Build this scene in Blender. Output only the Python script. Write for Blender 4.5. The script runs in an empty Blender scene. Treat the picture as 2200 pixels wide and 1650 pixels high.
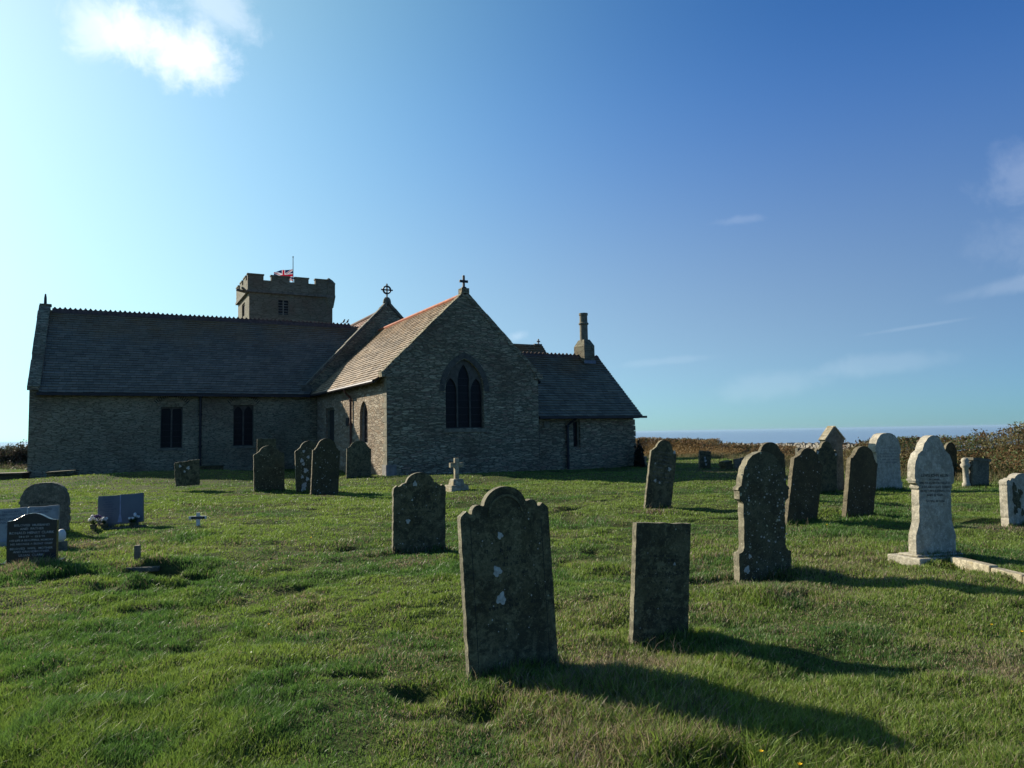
import bpy, bmesh, math, random
import numpy as np
from mathutils import Vector, Matrix
from mathutils.geometry import tessellate_polygon
R = math.radians
rnd = random.Random(7)
rs = np.random.RandomState(11)
S = bpy.context.scene
COL = S.collection

# ------------------------------------------------------------------ camera
FOC = 1580.0; EYE = 1.6
_p = math.atan((932 - 825) / FOC); _r = R(1.0)
_f = np.array([0, math.cos(_p), math.sin(_p)]); _u = np.array([0, -math.sin(_p), math.cos(_p)]); _x = np.array([1., 0, 0])
CR = _x * math.cos(_r) - _u * math.sin(_r); CU = _u * math.cos(_r) + _x * math.sin(_r)
CAM = np.array([0, 0, EYE])
cam = bpy.data.objects.new('camera', bpy.data.cameras.new('camera')); COL.objects.link(cam)
m = Matrix.Identity(4)
for i in range(3):
    m[i][0] = CR[i]; m[i][1] = CU[i]; m[i][2] = -_f[i]; m[i][3] = CAM[i]
cam.matrix_world = m
cam.data.sensor_width = 36; cam.data.lens = 36 * FOC / 2200
cam.data.clip_start = 0.05; cam.data.clip_end = 200000
S.camera = cam
def ray(px, py): return _f + CR * (px - 1100) / FOC - CU * (py - 825) / FOC
def at_y(px, py, Y): d = ray(px, py); return CAM + d * (Y / d[1])
def at_ground(px, py, z=0.0): d = ray(px, py); return CAM + d * ((z - EYE) / d[2])
def on_plane(px, py, P0, n): d = ray(px, py); return CAM + d * (np.dot(P0 - CAM, n) / np.dot(d, n))

# ------------------------------------------------------------------ light, sky, exposure
SUN_AZ = -56.0; SUN_EL = 27.0
sd = np.array([math.sin(R(SUN_AZ)) * math.cos(R(SUN_EL)), math.cos(R(SUN_AZ)) * math.cos(R(SUN_EL)), math.sin(R(SUN_EL))])
sun = bpy.data.objects.new('sun', bpy.data.lights.new('sun', 'SUN')); COL.objects.link(sun)
sun.rotation_euler = Vector(sd).to_track_quat('Z', 'Y').to_euler()
sun.data.energy = 5.0; sun.data.angle = R(0.5); sun.data.color = (1.0, 0.90, 0.76)
S.view_settings.view_transform = 'Standard'; S.view_settings.look = 'None'
S.view_settings.exposure = 0.75; S.view_settings.gamma = 1
SKY_STRENGTH = 0.0667
GLOW_C = (3.5, 6.0, 2.2); GLOW2_C = (3.4, 0.0, 0.0); HAZE_C = (2.85, 3.05, 1.60); SKY_TINT = (0.25, 0.95, 1.44)

class NT:
    """small node helper"""
    def __init__(s, nt): s.nt = nt
    def n(s, typ, **kw):
        nd = s.nt.nodes.new(typ); ins = kw.pop('ins', {})
        for k, v in kw.items(): setattr(nd, k, v)
        for k, v in ins.items():
            sock = nd.inputs[k]
            if isinstance(v, bpy.types.NodeSocket): s.nt.links.new(v, sock)
            else: sock.default_value = (*v, 1) if sock.type == 'RGBA' and hasattr(v, '__len__') and len(v) == 3 else v
        return nd
    def math(s, op, a, b=0.0, c=None, clamp=False):
        ins = {0: a, 1: b}
        if c is not None: ins[2] = c
        return s.n('ShaderNodeMath', operation=op, use_clamp=clamp, ins=ins).outputs[0]
    def vmath(s, op, a, b=(0, 0, 0), out=0): return s.n('ShaderNodeVectorMath', operation=op, ins={0: a, 1: b}).outputs[out]
    def mix(s, fac, a, b, typ='MIX'):
        nd = s.n('ShaderNodeMix', data_type='RGBA', blend_type=typ)
        for sock, v in ((nd.inputs[0], fac), (nd.inputs[6], a), (nd.inputs[7], b)):
            if isinstance(v, bpy.types.NodeSocket): s.nt.links.new(v, sock)
            else: sock.default_value = v if not isinstance(v, tuple) or len(v) == 4 else (*v, 1)
        return nd.outputs[2]
    def ramp(s, fac, stops, interp='LINEAR'):
        nd = s.n('ShaderNodeValToRGB', ins={0: fac}); cr = nd.color_ramp; cr.interpolation = interp
        while len(cr.elements) < len(stops): cr.elements.new(0.5)
        for e, (p, c) in zip(cr.elements, stops):
            e.position = p; e.color = (*c, 1) if isinstance(c, tuple) else (c, c, c, 1)
        return nd.outputs[0]
    def noise(s, vec, scale, detail=4, rough=0.55, dist=0.0, out=0):
        return s.n('ShaderNodeTexNoise', ins={'Vector': vec, 'Scale': scale, 'Detail': detail, 'Roughness': rough, 'Distortion': dist}).outputs[out]
    def mrange(s, v, a, b, c=0.0, d=1.0, smooth=False):
        return s.n('ShaderNodeMapRange', interpolation_type='SMOOTHSTEP' if smooth else 'LINEAR', ins={0: v, 1: a, 2: b, 3: c, 4: d}).outputs[0]

w = bpy.data.worlds.new('World'); S.world = w; w.use_nodes = True
w.node_tree.nodes.clear(); N = NT(w.node_tree)
sky = N.n('ShaderNodeTexSky', sky_type='NISHITA', sun_disc=False)
sky.sun_elevation = R(SUN_EL); sky.sun_rotation = R(SUN_AZ); sky.altitude = 50; sky.air_density = 0.7; sky.dust_density = 0.3; sky.ozone_density = 6.0
dirv = N.n('ShaderNodeTexCoord').outputs['Generated']
def unit(v): v = np.array(v, float); return v / np.linalg.norm(v)
def cloud(px, py, px2, py2, half_w, nscale, soft, gain, base=0.0, dist=0.6, stretch=None):
    """wispy patch of cloud in the sky round a direction; (px,py)-(px2,py2) only serve to find its compass bearing"""
    a = unit(ray(px, py)); b = unit(ray(px2, py2)); c = unit(a + b); t1 = unit(b - a); t2 = np.cross(c, t1)
    L = np.linalg.norm(b - a) / 2
    dx = N.math('DIVIDE', N.vmath('DOT_PRODUCT', dirv, tuple(t1), 1), L)
    dy = N.math('DIVIDE', N.vmath('DOT_PRODUCT', dirv, tuple(t2), 1), half_w)
    nz = N.math('ADD', N.math('MULTIPLY', N.noise(dirv, nscale, 7, 0.66, dist), 0.75), N.math('MULTIPLY', N.noise(dirv, nscale * 0.35, 3, 0.5, dist), 0.25))
    r2 = N.math('SQRT', N.math('ADD', N.math('MULTIPLY', dx, dx), N.math('MULTIPLY', dy, dy)))
    v = N.math('ADD', N.math('SUBTRACT', 1.0, r2), N.math('MULTIPLY', N.math('SUBTRACT', nz, 0.5), soft))
    front = N.mrange(N.vmath('DOT_PRODUCT', dirv, tuple(c), 1), 0.5, 0.8)
    return N.math('MULTIPLY', N.math('MULTIPLY', N.mrange(v, base, base + 0.75, 0, 1, True), gain), front)
CL = [cloud(170, 5, 560, 185, 0.060, 22, 1.7, 0.85, 0.22, 0.15), cloud(150, 30, 400, 130, 0.05, 30, 1.9, 0.6, 0.25), cloud(330, 90, 540, 175, 0.035, 30, 1.9, 0.45, 0.15), cloud(90, 20, 330, 90, 0.05, 18, 2.2, 0.5, 0.1),
      cloud(360, -60, 600, 90, 0.045, 14, 2.4, 0.32, 0.15), cloud(2040, 440, 2400, 300, 0.06, 14, 2.6, 0.10, 0.25), cloud(2060, 540, 2500, 500, 0.05, 12, 2.6, 0.07, 0.2),
      cloud(1960, 660, 2500, 540, 0.014, 12, 1.8, 0.08, 0.1), cloud(1820, 725, 2160, 672, 0.0035, 14, 1.4, 0.05, 0.1),
      cloud(1500, 483, 1670, 462, 0.009, 24, 2.2, 0.06, 0.1), cloud(1480, 860, 1860, 790, 0.025, 10, 2.2, 0.06, 0.1), cloud(1700, 800, 2100, 765, 0.018, 10, 2.2, 0.06, 0.1), cloud(1075, 732, 1150, 712, 0.012, 22, 1.8, 0.15, 0.2), cloud(1280, 790, 1600, 760, 0.008, 16, 2.2, 0.05, 0.1)]
# thin aerosol: forward glow round the sun and a pale layer along the horizon
sdot = N.math('MAXIMUM', N.vmath('DOT_PRODUCT', dirv, tuple(sd), 1), 0.0)
elev = N.math('MAXIMUM', N.n('ShaderNodeSeparateXYZ', ins={0: dirv}).outputs[2], 0.0)
def scaled(col, fac):
    nd = N.n('ShaderNodeVectorMath', operation='SCALE', ins={0: col}); sk = nd.inputs['Scale']
    N.nt.links.new(fac, sk); return nd.outputs[0]
hz = N.math('POWER', 2.718, N.math('MULTIPLY', N.math('MULTIPLY', elev, elev), -10.5))
gl = scaled(GLOW_C, N.math('POWER', sdot, 4.0)); gl2 = scaled(GLOW2_C, N.math('POWER', sdot, 12.0))
hl = scaled(HAZE_C, N.math('MULTIPLY', hz, N.math('ADD', 0.55, N.math('MULTIPLY', sdot, 0.9))))
sk = scaled(N.vmath('MULTIPLY', sky.outputs[0], SKY_TINT), N.mrange(elev, 0.08, 0.44, 0.57, 1.0, True))
skyc = N.vmath('ADD', N.vmath('ADD', sk, gl), N.vmath('ADD', gl2, hl))
for c in CL:
    skyc = N.mix(c, skyc, (11.0, 11.6, 12.4))
bg = N.n('ShaderNodeBackground', ins={'Color': skyc, 'Strength': SKY_STRENGTH})
N.n('ShaderNodeOutputWorld', ins={0: bg.outputs[0]})

# ------------------------------------------------------------------ helpers
ORG = {}
def tag(o, label=None, cat=None, group=None, kind=None):
    if label: o['label'] = label
    if cat: o['category'] = cat
    if group: o['group'] = group
    if kind: o['kind'] = kind
    return o
def empty(name, loc, label=None, cat=None, group=None):
    o = bpy.data.objects.new(name, None); COL.objects.link(o); o.location = loc; o.empty_display_size = 0.2
    ORG[o.name] = np.array(loc, float)
    return tag(o, label, cat, group)
def add_uv(me):
    uv = me.uv_layers.new(name='UVMap'); n = len(me.loops)
    co = np.empty(len(me.vertices) * 3, 'f'); me.vertices.foreach_get('co', co); co = co.reshape(-1, 3)
    vi = np.empty(n, 'i'); me.loops.foreach_get('vertex_index', vi)
    nr = np.empty(len(me.polygons) * 3, 'f'); me.polygons.foreach_get('normal', nr); nr = nr.reshape(-1, 3)
    lt = np.empty(len(me.polygons), 'i'); me.polygons.foreach_get('loop_total', lt)
    nl = np.repeat(nr, lt, axis=0)
    t = np.stack([-nl[:, 1], nl[:, 0], np.zeros(n)], 1); ln = np.linalg.norm(t, axis=1); bad = ln < 1e-3
    t[bad] = (1, 0, 0); ln[bad] = 1; t /= ln[:, None]
    b = np.cross(nl, t); p = co[vi]
    out = np.stack([(p * t).sum(1), (p * b).sum(1)], 1).astype('f')
    uv.data.foreach_set('uv', out.ravel())
class MB:
    def __init__(s): s.v = []; s.f = []; s.c = []; s.mi = []
    def add(s, verts, faces, col=None, mi=0):
        o = len(s.v); s.v += [tuple(map(float, p)) for p in verts]
        for fc in faces: s.f.append(tuple(i + o for i in fc)); s.c.append(col); s.mi.append(mi)
    def box(s, o, ax, ay, az):
        """box from corner o with edge vectors"""
        o, ax, ay, az = (np.array(q, float) for q in (o, ax, ay, az))
        P = [o, o + ax, o + ax + ay, o + ay]; P += [p + az for p in P]
        F = [(0, 3, 2, 1), (4, 5, 6, 7), (0, 1, 5, 4), (1, 2, 6, 5), (2, 3, 7, 6), (3, 0, 4, 7)]
        if np.dot(np.cross(ax, ay), az) < 0: F = [f[::-1] for f in F]
        s.add(P, F)
    def prism(s, pts, vec, side_mi=0):
        """closed polygon pts (3D list) extruded by vec"""
        n = len(pts); pts = [np.array(p, float) for p in pts]; vec = np.array(vec, float)
        tri = tessellate_polygon([[Vector(p) for p in pts]])
        nn = np.zeros(3)
        for i in range(n): nn += np.cross(pts[i], pts[(i + 1) % n])
        flip = np.dot(nn, vec) > 0
        def fx(t):
            a, b, c = (pts[i] for i in t); d = np.dot(np.cross(b - a, c - a), vec)
            return t if d < 0 else (t[0], t[2], t[1])
        front = [fx(t) for t in tri]
        back = [tuple(i + n for i in t[::-1]) for t in front]
        sides = [((i + 1) % n, i, i + n, (i + 1) % n + n) if not flip else (i, (i + 1) % n, (i + 1) % n + n, i + n) for i in range(n)]
        sides = [q[::-1] for q in sides] if not flip else [q[::-1] for q in sides]
        s.add(pts + [p + vec for p in pts], front + back + sides); k = len(sides)
        if side_mi: s.mi[-k:] = [side_mi] * k
    def tube(s, pts, r, seg=8, r2=None, caps=True):
        pts = [np.array(p, float) for p in pts]; n = len(pts); rr = [r + (0 if r2 is None else (r2 - r) * i / (n - 1)) for i in range(n)] if not hasattr(r, '__len__') else r
        V = []; F = []
        for i, p in enumerate(pts):
            t = unit(pts[min(i + 1, n - 1)] - pts[max(i - 1, 0)])
            a = np.cross(t, (0, 0, 1)); a = unit(a) if np.linalg.norm(a) > 1e-3 else np.array([1., 0, 0]); b = np.cross(t, a)
            for k in range(seg):
                th = 2 * math.pi * k / seg; V.append(p + rr[i] * (a * math.cos(th) + b * math.sin(th)))
        for i in range(n - 1):
            for k in range(seg): F.append((i * seg + k, i * seg + (k + 1) % seg, (i + 1) * seg + (k + 1) % seg, (i + 1) * seg + k))
        if caps: F.append(tuple(range(seg - 1, -1, -1))); F.append(tuple((n - 1) * seg + k for k in range(seg)))
        s.add(V, F)
    def lathe(s, c, prof, seg=14, rot=0.0):
        c = np.array(c, float); V = []; F = []
        for r_, z in prof:
            for k in range(seg):
                th = 2 * math.pi * k / seg + rot; V.append(c + (r_ * math.cos(th), r_ * math.sin(th), z))
        for i in range(len(prof) - 1):
            for k in range(seg): F.append((i * seg + k, i * seg + (k + 1) % seg, (i + 1) * seg + (k + 1) % seg, (i + 1) * seg + k))
        F.append(tuple(range(seg - 1, -1, -1))); F.append(tuple((len(prof) - 1) * seg + k for k in range(seg)))
        s.add(V, F)
    def ball(s, c, r, sub=1, jit=0.0, sc=(1, 1, 1)):
        bm = bmesh.new(); bmesh.ops.create_icosphere(bm, subdivisions=sub, radius=1)
        V = [np.array(v.co) * (1 + jit * (rnd.random() - .5)) * np.array(sc) * r + np.array(c) for v in bm.verts]
        F = [tuple(v.index for v in f.verts) for f in bm.faces]; bm.free(); s.add(V, F)
    def build(s, name, mats, parent=None, label=None, origin=None, bevel=0.0, smooth=False, recalc=False):
        me = bpy.data.meshes.new(name)
        if parent is not None: org = ORG[parent.name]
        else: org = np.array(origin if origin is not None else (0, 0, 0), float)
        V = np.array(s.v) - org
        me.from_pydata([tuple(p) for p in V], [], s.f)
        if recalc:
            bm = bmesh.new(); bm.from_mesh(me); bmesh.ops.recalc_face_normals(bm, faces=bm.faces); bm.to_mesh(me); bm.free()
        me.update(); add_uv(me)
        if any(c is not None for c in s.c):
            at = me.color_attributes.new('Col', 'FLOAT_COLOR', 'CORNER'); arr = []
            for fc, c in zip(s.f, s.c): arr += [*(c or (1, 1, 1)), 1.0] * len(fc)
            at.data.foreach_set('color', arr)
        for mt in (mats if isinstance(mats, (list, tuple)) else [mats]): me.materials.append(mt)
        if any(s.mi): me.polygons.foreach_set('material_index', s.mi)
        if smooth: me.polygons.foreach_set('use_smooth', [True] * len(me.polygons))
        o = bpy.data.objects.new(name, me); COL.objects.link(o)
        if parent is not None: o.parent = parent; ORG[o.name] = ORG[parent.name]
        else: o.location = org; ORG[o.name] = org
        if bevel > 0:
            md = o.modifiers.new('bevel', 'BEVEL'); md.width = bevel; md.segments = 2; md.limit_method = 'ANGLE'; md.angle_limit = R(40)
        if label: o['label'] = label
        return o

# ------------------------------------------------------------------ materials
def newmat(name):
    mt = bpy.data.materials.new(name); mt.use_nodes = True; mt.node_tree.nodes.clear(); return mt, NT(mt.node_tree)
def finish(N, col, rough=0.85, bump=None, bstr=0.5, bdist=0.02, spec=0.3, trans=0.0):
    ins = {'Base Color': col, 'Roughness': rough, 'Specular IOR Level': spec}
    if bump is not None:
        ins['Normal'] = N.n('ShaderNodeBump', ins={'Strength': bstr, 'Distance': bdist, 'Height': bump}).outputs[0]
    b = N.n('ShaderNodeBsdfPrincipled', ins=ins).outputs[0]
    if trans > 0:
        t = N.n('ShaderNodeBsdfTranslucent', ins={'Color': col}).outputs[0]
        b = N.n('ShaderNodeMixShader', ins={0: trans, 1: b, 2: t}).outputs[0]
    N.n('ShaderNodeOutputMaterial', ins={0: b})
def objcoord(N):
    tc = N.n('ShaderNodeTexCoord').outputs['Object']
    rn = N.n('ShaderNodeObjectInfo').outputs['Random']
    return N.vmath('ADD', tc, N.n('ShaderNodeCombineXYZ', ins={0: N.math('MULTIPLY', rn, 37.0), 1: N.math('MULTIPLY', rn, 11.0), 2: N.math('MULTIPLY', rn, 23.0)}).outputs[0])

def wall_mat(name, cols, scale=(2.6, 9.0), mortar=(0.10, 0.10, 0.09), dark=1.0, stain=0.5, bs=0.9, thr=(0.0, 0.09)):
    mt, N = newmat(name)
    uv = N.n('ShaderNodeTexCoord').outputs['UV']
    wob = N.vmath('SCALE', N.vmath('SUBTRACT', N.noise(uv, 1.7, 3, .6, 0, 1), (0.5, 0.5, 0.5)), (0, 0, 0)); wob.node.inputs['Scale'].default_value = 0.12
    p = N.vmath('MULTIPLY', N.vmath('ADD', uv, wob), (scale[0], scale[1], 1))
    v1 = N.n('ShaderNodeTexVoronoi', feature='F1', ins={'Vector': p, 'Scale': 1.0, 'Randomness': 0.9})
    ve = N.n('ShaderNodeTexVoronoi', feature='DISTANCE_TO_EDGE', ins={'Vector': p, 'Scale': 1.0, 'Randomness': 0.9})
    rnum = N.n('ShaderNodeSeparateColor', ins={0: v1.outputs['Color']}).outputs[0]
    c = N.ramp(rnum, [(i / (len(cols) - 1), k) for i, k in enumerate(cols)])
    c = N.mix(N.mrange(N.noise(uv, 0.45, 4), 0.38, 0.66, 0, stain), c, (0.065, 0.068, 0.045))
    c = N.mix(N.mrange(N.noise(N.vmath('ADD', uv, (9, 4, 0)), 0.33, 4), 0.5, 0.7, 0, 0.55), c, (0.13, 0.075, 0.06))
    c = N.mix(N.mrange(N.noise(uv, 14, 4, .7), 0.40, 0.75, 0, 0.5), c, (0.04, 0.045, 0.04))
    c = N.mix(N.mrange(N.noise(N.vmath('ADD', uv, (3, 7, 0)), 5, 4, .7), 0.62, 0.72, 0, 0.5), c, (0.30, 0.31, 0.27))
    edge = N.mrange(ve.outputs['Distance'], thr[0], thr[1])
    c = N.mix(edge, (mortar[0] * dark, mortar[1] * dark, mortar[2] * dark), c)
    h = N.math('ADD', N.math('ADD', N.math('MULTIPLY', edge, 0.8), N.math('MULTIPLY', rnum, 0.7)), N.math('MULTIPLY', N.noise(uv, 25, 4, .7), 0.5))
    c = N.mix(1.0, c, (1.0, 0.85, 0.64), 'MULTIPLY')
    finish(N, c, 0.9, h, bs, 0.035, 0.2)
    return mt
def slate_mat(name, c1, c2, moss=(0.08, 0.06, 0.02), mossamt=0.5, pale=(0.25, 0.26, 0.22), rough=0.6):
    mt, N = newmat(name)
    a = N.n('ShaderNodeVertexColor', layer_name='Col').outputs[0]
    sep = N.n('ShaderNodeSeparateColor', ins={0: a})
    oc = N.n('ShaderNodeTexCoord').outputs['Object']
    c = N.mix(sep.outputs[0], c1, c2)
    # green channel: how near the ridge the slate lies (lichen grows there)
    mm = N.math('MULTIPLY', N.mrange(N.math('ADD', sep.outputs[1], N.math('MULTIPLY', N.noise(oc, 0.8, 4), 0.7)), 0.95, 1.4), mossamt)
    c = N.mix(mm, c, moss)
    c = N.mix(N.mrange(N.noise(oc, 7, 4, .7), 0.6, 0.72, 0, 0.4), c, pale)
    c = N.mix(N.mrange(N.noise(oc, 0.5, 4), 0.4, 0.7, 0, 0.35), c, (0.045, 0.045, 0.036))
    c = N.mix(1.0, c, (1.0, 0.90, 0.76), 'MULTIPLY')
    finish(N, c, rough, N.noise(oc, 18, 3), 0.35, 0.02, 0.3)
    return mt
def grave_mat(name, base, base2, blot=(0.02, 0.02, 0.016), blot_amt=0.7, lichen=(0.5, 0.52, 0.45), lich=0.66, lscale=9.0, yellow=0.0, rough=0.85, footdark=True, fine=0.6):
    mt, N = newmat(name)
    oc = objcoord(N)
    c = N.mix(N.mrange(N.noise(oc, 3.0, 5, .6), 0.38, 0.60), base, base2)
    c = N.mix(N.mrange(N.noise(oc, 8.0, 6, .72, .4), 0.46, 0.56, 0, blot_amt), c, blot)
    c = N.mix(N.mrange(N.noise(N.vmath('ADD', oc, (2, 8, 1)), 17.0, 6, .75, .3), 0.52, 0.60, 0, blot_amt * .8), c, tuple(min(.8, x * 1.6) for x in base))
    c = N.mix(N.mrange(N.noise(oc, 55.0, 4, .8), 0.46, 0.60, 0, fine), c, tuple(x * .30 for x in base))
    c = N.mix(N.mrange(N.noise(N.vmath('ADD', oc, (7, 1, 4)), 90.0, 3, .8), 0.60, 0.68, 0, fine * .7), c, tuple(min(.8, x * 2.2) for x in base))
    v = N.n('ShaderNodeTexVoronoi', feature='F1', ins={'Vector': N.vmath('ADD', oc, N.vmath('MULTIPLY', N.noise(oc, 20, 2, .5, 0, 1), (0.03, 0.03, 0.03))), 'Scale': lscale, 'Randomness': 1.0})
    rn = N.n('ShaderNodeSeparateColor', ins={0: v.outputs['Color']}).outputs[0]
    sel = N.math('GREATER_THAN', rn, lich)
    size = N.math('MULTIPLY', N.math('SUBTRACT', rn, lich), 0.9)
    spot = N.math('MULTIPLY', N.mrange(N.math('SUBTRACT', size, v.outputs['Distance']), 0.0, 0.03), sel)
    spot = N.math('MULTIPLY', spot, N.mrange(N.noise(oc, 60, 2), 0.3, 0.5, 0.4, 1))
    c = N.mix(N.math('MULTIPLY', spot, 0.8), c, lichen)
    if yellow > 0: c = N.mix(N.mrange(N.noise(N.vmath('ADD', oc, (5, 5, 5)), 7, 5, .7), 0.52, 0.62, 0, yellow), c, (0.25, 0.19, 0.05))
    c = N.mix(1.0, c, (1.03, 1.0, 0.74) if base[0] < .16 else (1.0, 0.93, 0.80), 'MULTIPLY')
    finish(N, c, rough, N.math('ADD', N.noise(oc, 30, 5, .7), N.math('MULTIPLY', spot, 0.3)), 0.6, 0.012, 0.25)
    return mt
def plain(name, col, rough=0.7, var=0.25, scale=8, spec=0.3, metal=0.0, trans=0.0, bstr=0.3):
    mt, N = newmat(name); oc = N.n('ShaderNodeTexCoord').outputs['Object']
    c = N.mix(N.mrange(N.noise(oc, scale, 4), 0.3, 0.7, 0, 1), tuple(min(1, x * (1 + var)) for x in col), tuple(x * (1 - var) for x in col))
    finish(N, c, rough, N.noise(oc, scale * 4, 3), bstr, 0.01, spec, trans)
    return mt
def vcol_mat(name, rough=0.6, trans=0.4, spec=0.3):
    mt, N = newmat(name); a = N.n('ShaderNodeVertexColor', layer_name='Col').outputs[0]
    finish(N, a, rough, None, spec=spec, trans=trans); return mt

M = {}
WC = [(0.19, 0.21, 0.18), (0.44, 0.46, 0.39), (0.27, 0.29, 0.245), (0.54, 0.56, 0.47), (0.34, 0.29, 0.26), (0.22, 0.25, 0.21), (0.64, 0.66, 0.56)]
M['wall'] = wall_mat('rubble_stone', WC, (3.4, 19.0), mortar=(0.10, 0.105, 0.085), stain=.25, thr=(0.0, 0.11))
M['wall_old'] = wall_mat('limewashed_rubble', [(0.30, 0.33, 0.27), (0.42, 0.45, 0.38), (0.34, 0.37, 0.31), (0.48, 0.51, 0.43), (0.34, 0.33, 0.28)], (3.2, 17.0), (0.11, 0.11, 0.085), stain=0.35, bs=0.8)
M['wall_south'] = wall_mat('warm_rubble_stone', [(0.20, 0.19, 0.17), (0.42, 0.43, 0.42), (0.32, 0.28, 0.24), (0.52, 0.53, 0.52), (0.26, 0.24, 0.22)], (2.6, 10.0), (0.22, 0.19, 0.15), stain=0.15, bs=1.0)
M['tower'] = wall_mat('tower_stone', [(0.15, 0.175, 0.16), (0.22, 0.25, 0.225), (0.18, 0.205, 0.185)], (1.6, 6.0), (0.09, 0.09, 0.07), stain=0.4, bs=0.4)
M['dressed'] = plain('dressed_stone', (0.17, 0.155, 0.105), 0.85, 0.35, 5)
M['coping'] = plain('coping_stone', (0.12, 0.115, 0.085), 0.9, 0.45, 4)
M['dressed_light'] = plain('pale_dressed_stone', (0.20, 0.19, 0.165), 0.85, 0.35, 6)
M['slate'] = slate_mat('transept_slate', (0.13, 0.13, 0.115), (0.21, 0.205, 0.18), (0.20, 0.13, 0.06), 1.0)
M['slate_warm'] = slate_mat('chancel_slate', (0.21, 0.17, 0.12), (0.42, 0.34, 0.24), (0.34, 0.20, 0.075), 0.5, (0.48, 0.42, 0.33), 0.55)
M['slate_brown'] = slate_mat('mossy_slate', (0.12, 0.08, 0.035), (0.20, 0.13, 0.06), (0.24, 0.12, 0.04), 0.8)
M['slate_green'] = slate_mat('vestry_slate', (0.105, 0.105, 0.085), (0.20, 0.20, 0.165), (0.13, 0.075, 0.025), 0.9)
M['slate_red'] = slate_mat('nave_slate', (0.20, 0.12, 0.09), (0.30, 0.20, 0.15), (0.30, 0.15, 0.10), 0.7)
M['underlay'] = plain('underlay_gap_shade', (0.018, 0.018, 0.018), 0.9)  # near-black colour paints the shadow lines seen between slate rows
M['tracery'] = plain('tracery_stone', (0.085, 0.08, 0.062), 0.9, 0.35, 6)
M['voussoir'] = plain('thin_slate_voussoirs', (0.05, 0.048, 0.04), 0.9, 0.35, 6)
M['terracotta'] = plain('terracotta', (0.34, 0.10, 0.04), 0.8, 0.4, 3)
M['crest'] = plain('weathered_crest', (0.10, 0.06, 0.045), 0.85, 0.4, 6)
M['iron'] = plain('cast_iron', (0.018, 0.018, 0.02), 0.5, 0.3, 5)
M['iron_red'] = plain('rusty_iron', (0.10, 0.045, 0.03), 0.6, 0.3, 9)
M['glass'] = plain('leaded_glass', (0.006, 0.0065, 0.008), 0.3, 0.5, 20, 0.12, bstr=0.6)
M['door'] = plain('dark_wood', (0.03, 0.028, 0.026), 0.7, 0.3, 12)
M['void'] = plain('dark_inside', (0.01, 0.01, 0.01), 0.9)
M['dark'] = grave_mat('dark_slate_stone', (0.12, 0.11, 0.07), (0.075, 0.066, 0.038), lich=0.86, lscale=24)
M['dark_spotted'] = grave_mat('spotted_slate_stone', (0.11, 0.11, 0.078), (0.07, 0.062, 0.04), lich=0.60, lscale=22, lichen=(0.42, 0.44, 0.38), blot_amt=.5)
M['dark_pale'] = grave_mat('grey_slate_stone', (0.15, 0.14, 0.095), (0.085, 0.076, 0.046), lich=0.84, lscale=14, lichen=(0.36, 0.38, 0.34))
M['brown'] = grave_mat('brown_slate_stone', (0.085, 0.075, 0.048), (0.055, 0.050, 0.030), lich=0.80, lscale=24, blot_amt=.4)
EDGE = {}  # pale crust on stone sides, lightened to carry the sunlit edge brightness
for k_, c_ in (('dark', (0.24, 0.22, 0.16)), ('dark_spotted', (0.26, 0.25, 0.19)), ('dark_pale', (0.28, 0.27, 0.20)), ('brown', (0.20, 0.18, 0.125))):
    EDGE[M[k_].name] = grave_mat(k_ + '_lit_edge', c_, tuple(q * .7 for q in c_), lich=0.8, lscale=22, blot_amt=.45, fine=.4)
M['white'] = grave_mat('white_marble', (0.50, 0.48, 0.42), (0.38, 0.37, 0.32), blot=(0.20, 0.20, 0.17), blot_amt=0.5, lich=0.93, lscale=14, yellow=0.12, fine=.35)
M['white_mossy'] = grave_mat('lichened_marble', (0.44, 0.42, 0.34), (0.30, 0.28, 0.21), blot=(0.12, 0.11, 0.08), blot_amt=0.6, lich=0.8, lscale=16, yellow=0.45, fine=.45)
M['granite'] = grave_mat('rough_granite', (0.20, 0.20, 0.165), (0.12, 0.12, 0.095), blot=(0.05, 0.06, 0.05), blot_amt=.6, lich=0.95, lscale=10, fine=.7)
M['slate_book'] = plain('blue_grey_slate', (0.080, 0.100, 0.108), 0.35, 0.12, 3, 0.5, bstr=.05)
M['book_light'] = plain('pale_blue_marble', (0.24, 0.25, 0.235), 0.45, 0.25, 9, 0.5, bstr=.1)
M['black'] = plain('polished_black_granite', (0.022, 0.026, 0.030), 0.22, 0.2, 30, 0.5, bstr=.03)
M['letters_grey'] = plain('silver_lettering', (0.34, 0.35, 0.33), 0.6, 0.4, 20)
M['letters_dark'] = plain('dark_lettering', (0.03, 0.035, 0.07), 0.6, 0.1)
M['engraved'] = plain('engraved_shadow', (0.02, 0.022, 0.02), 0.9, 0.3, 20)
M['engraved_mid'] = plain('engraved_grey', (0.12, 0.13, 0.13), 0.9, 0.3, 20)
M['white_paint'] = plain('white_paint', (0.60, 0.58, 0.52), 0.6, 0.08)
M['black_plate'] = plain('black_plate', (0.012, 0.012, 0.012), 0.4, 0.1)
M['petal'] = plain('white_petals', (0.75, 0.75, 0.72), 0.6, 0.1, 30, trans=.3)
M['petal_yellow'] = plain('yellow_petals', (0.85, 0.55, 0.02), 0.5, 0.1, 30, trans=.3)
M['petal_purple'] = plain('purple_petals', (0.18, 0.09, 0.20), 0.6, 0.2, 30, trans=.3)
M['leaf'] = plain('dark_leaves', (0.03, 0.07, 0.025), 0.6, 0.4, 30, trans=.3)
M['wood'] = plain('weathered_wood', (0.14, 0.12, 0.09), 0.9, 0.4, 10)
M['bird'] = plain('grey_feathers', (0.07, 0.07, 0.075), 0.7, 0.3, 20)
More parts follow.
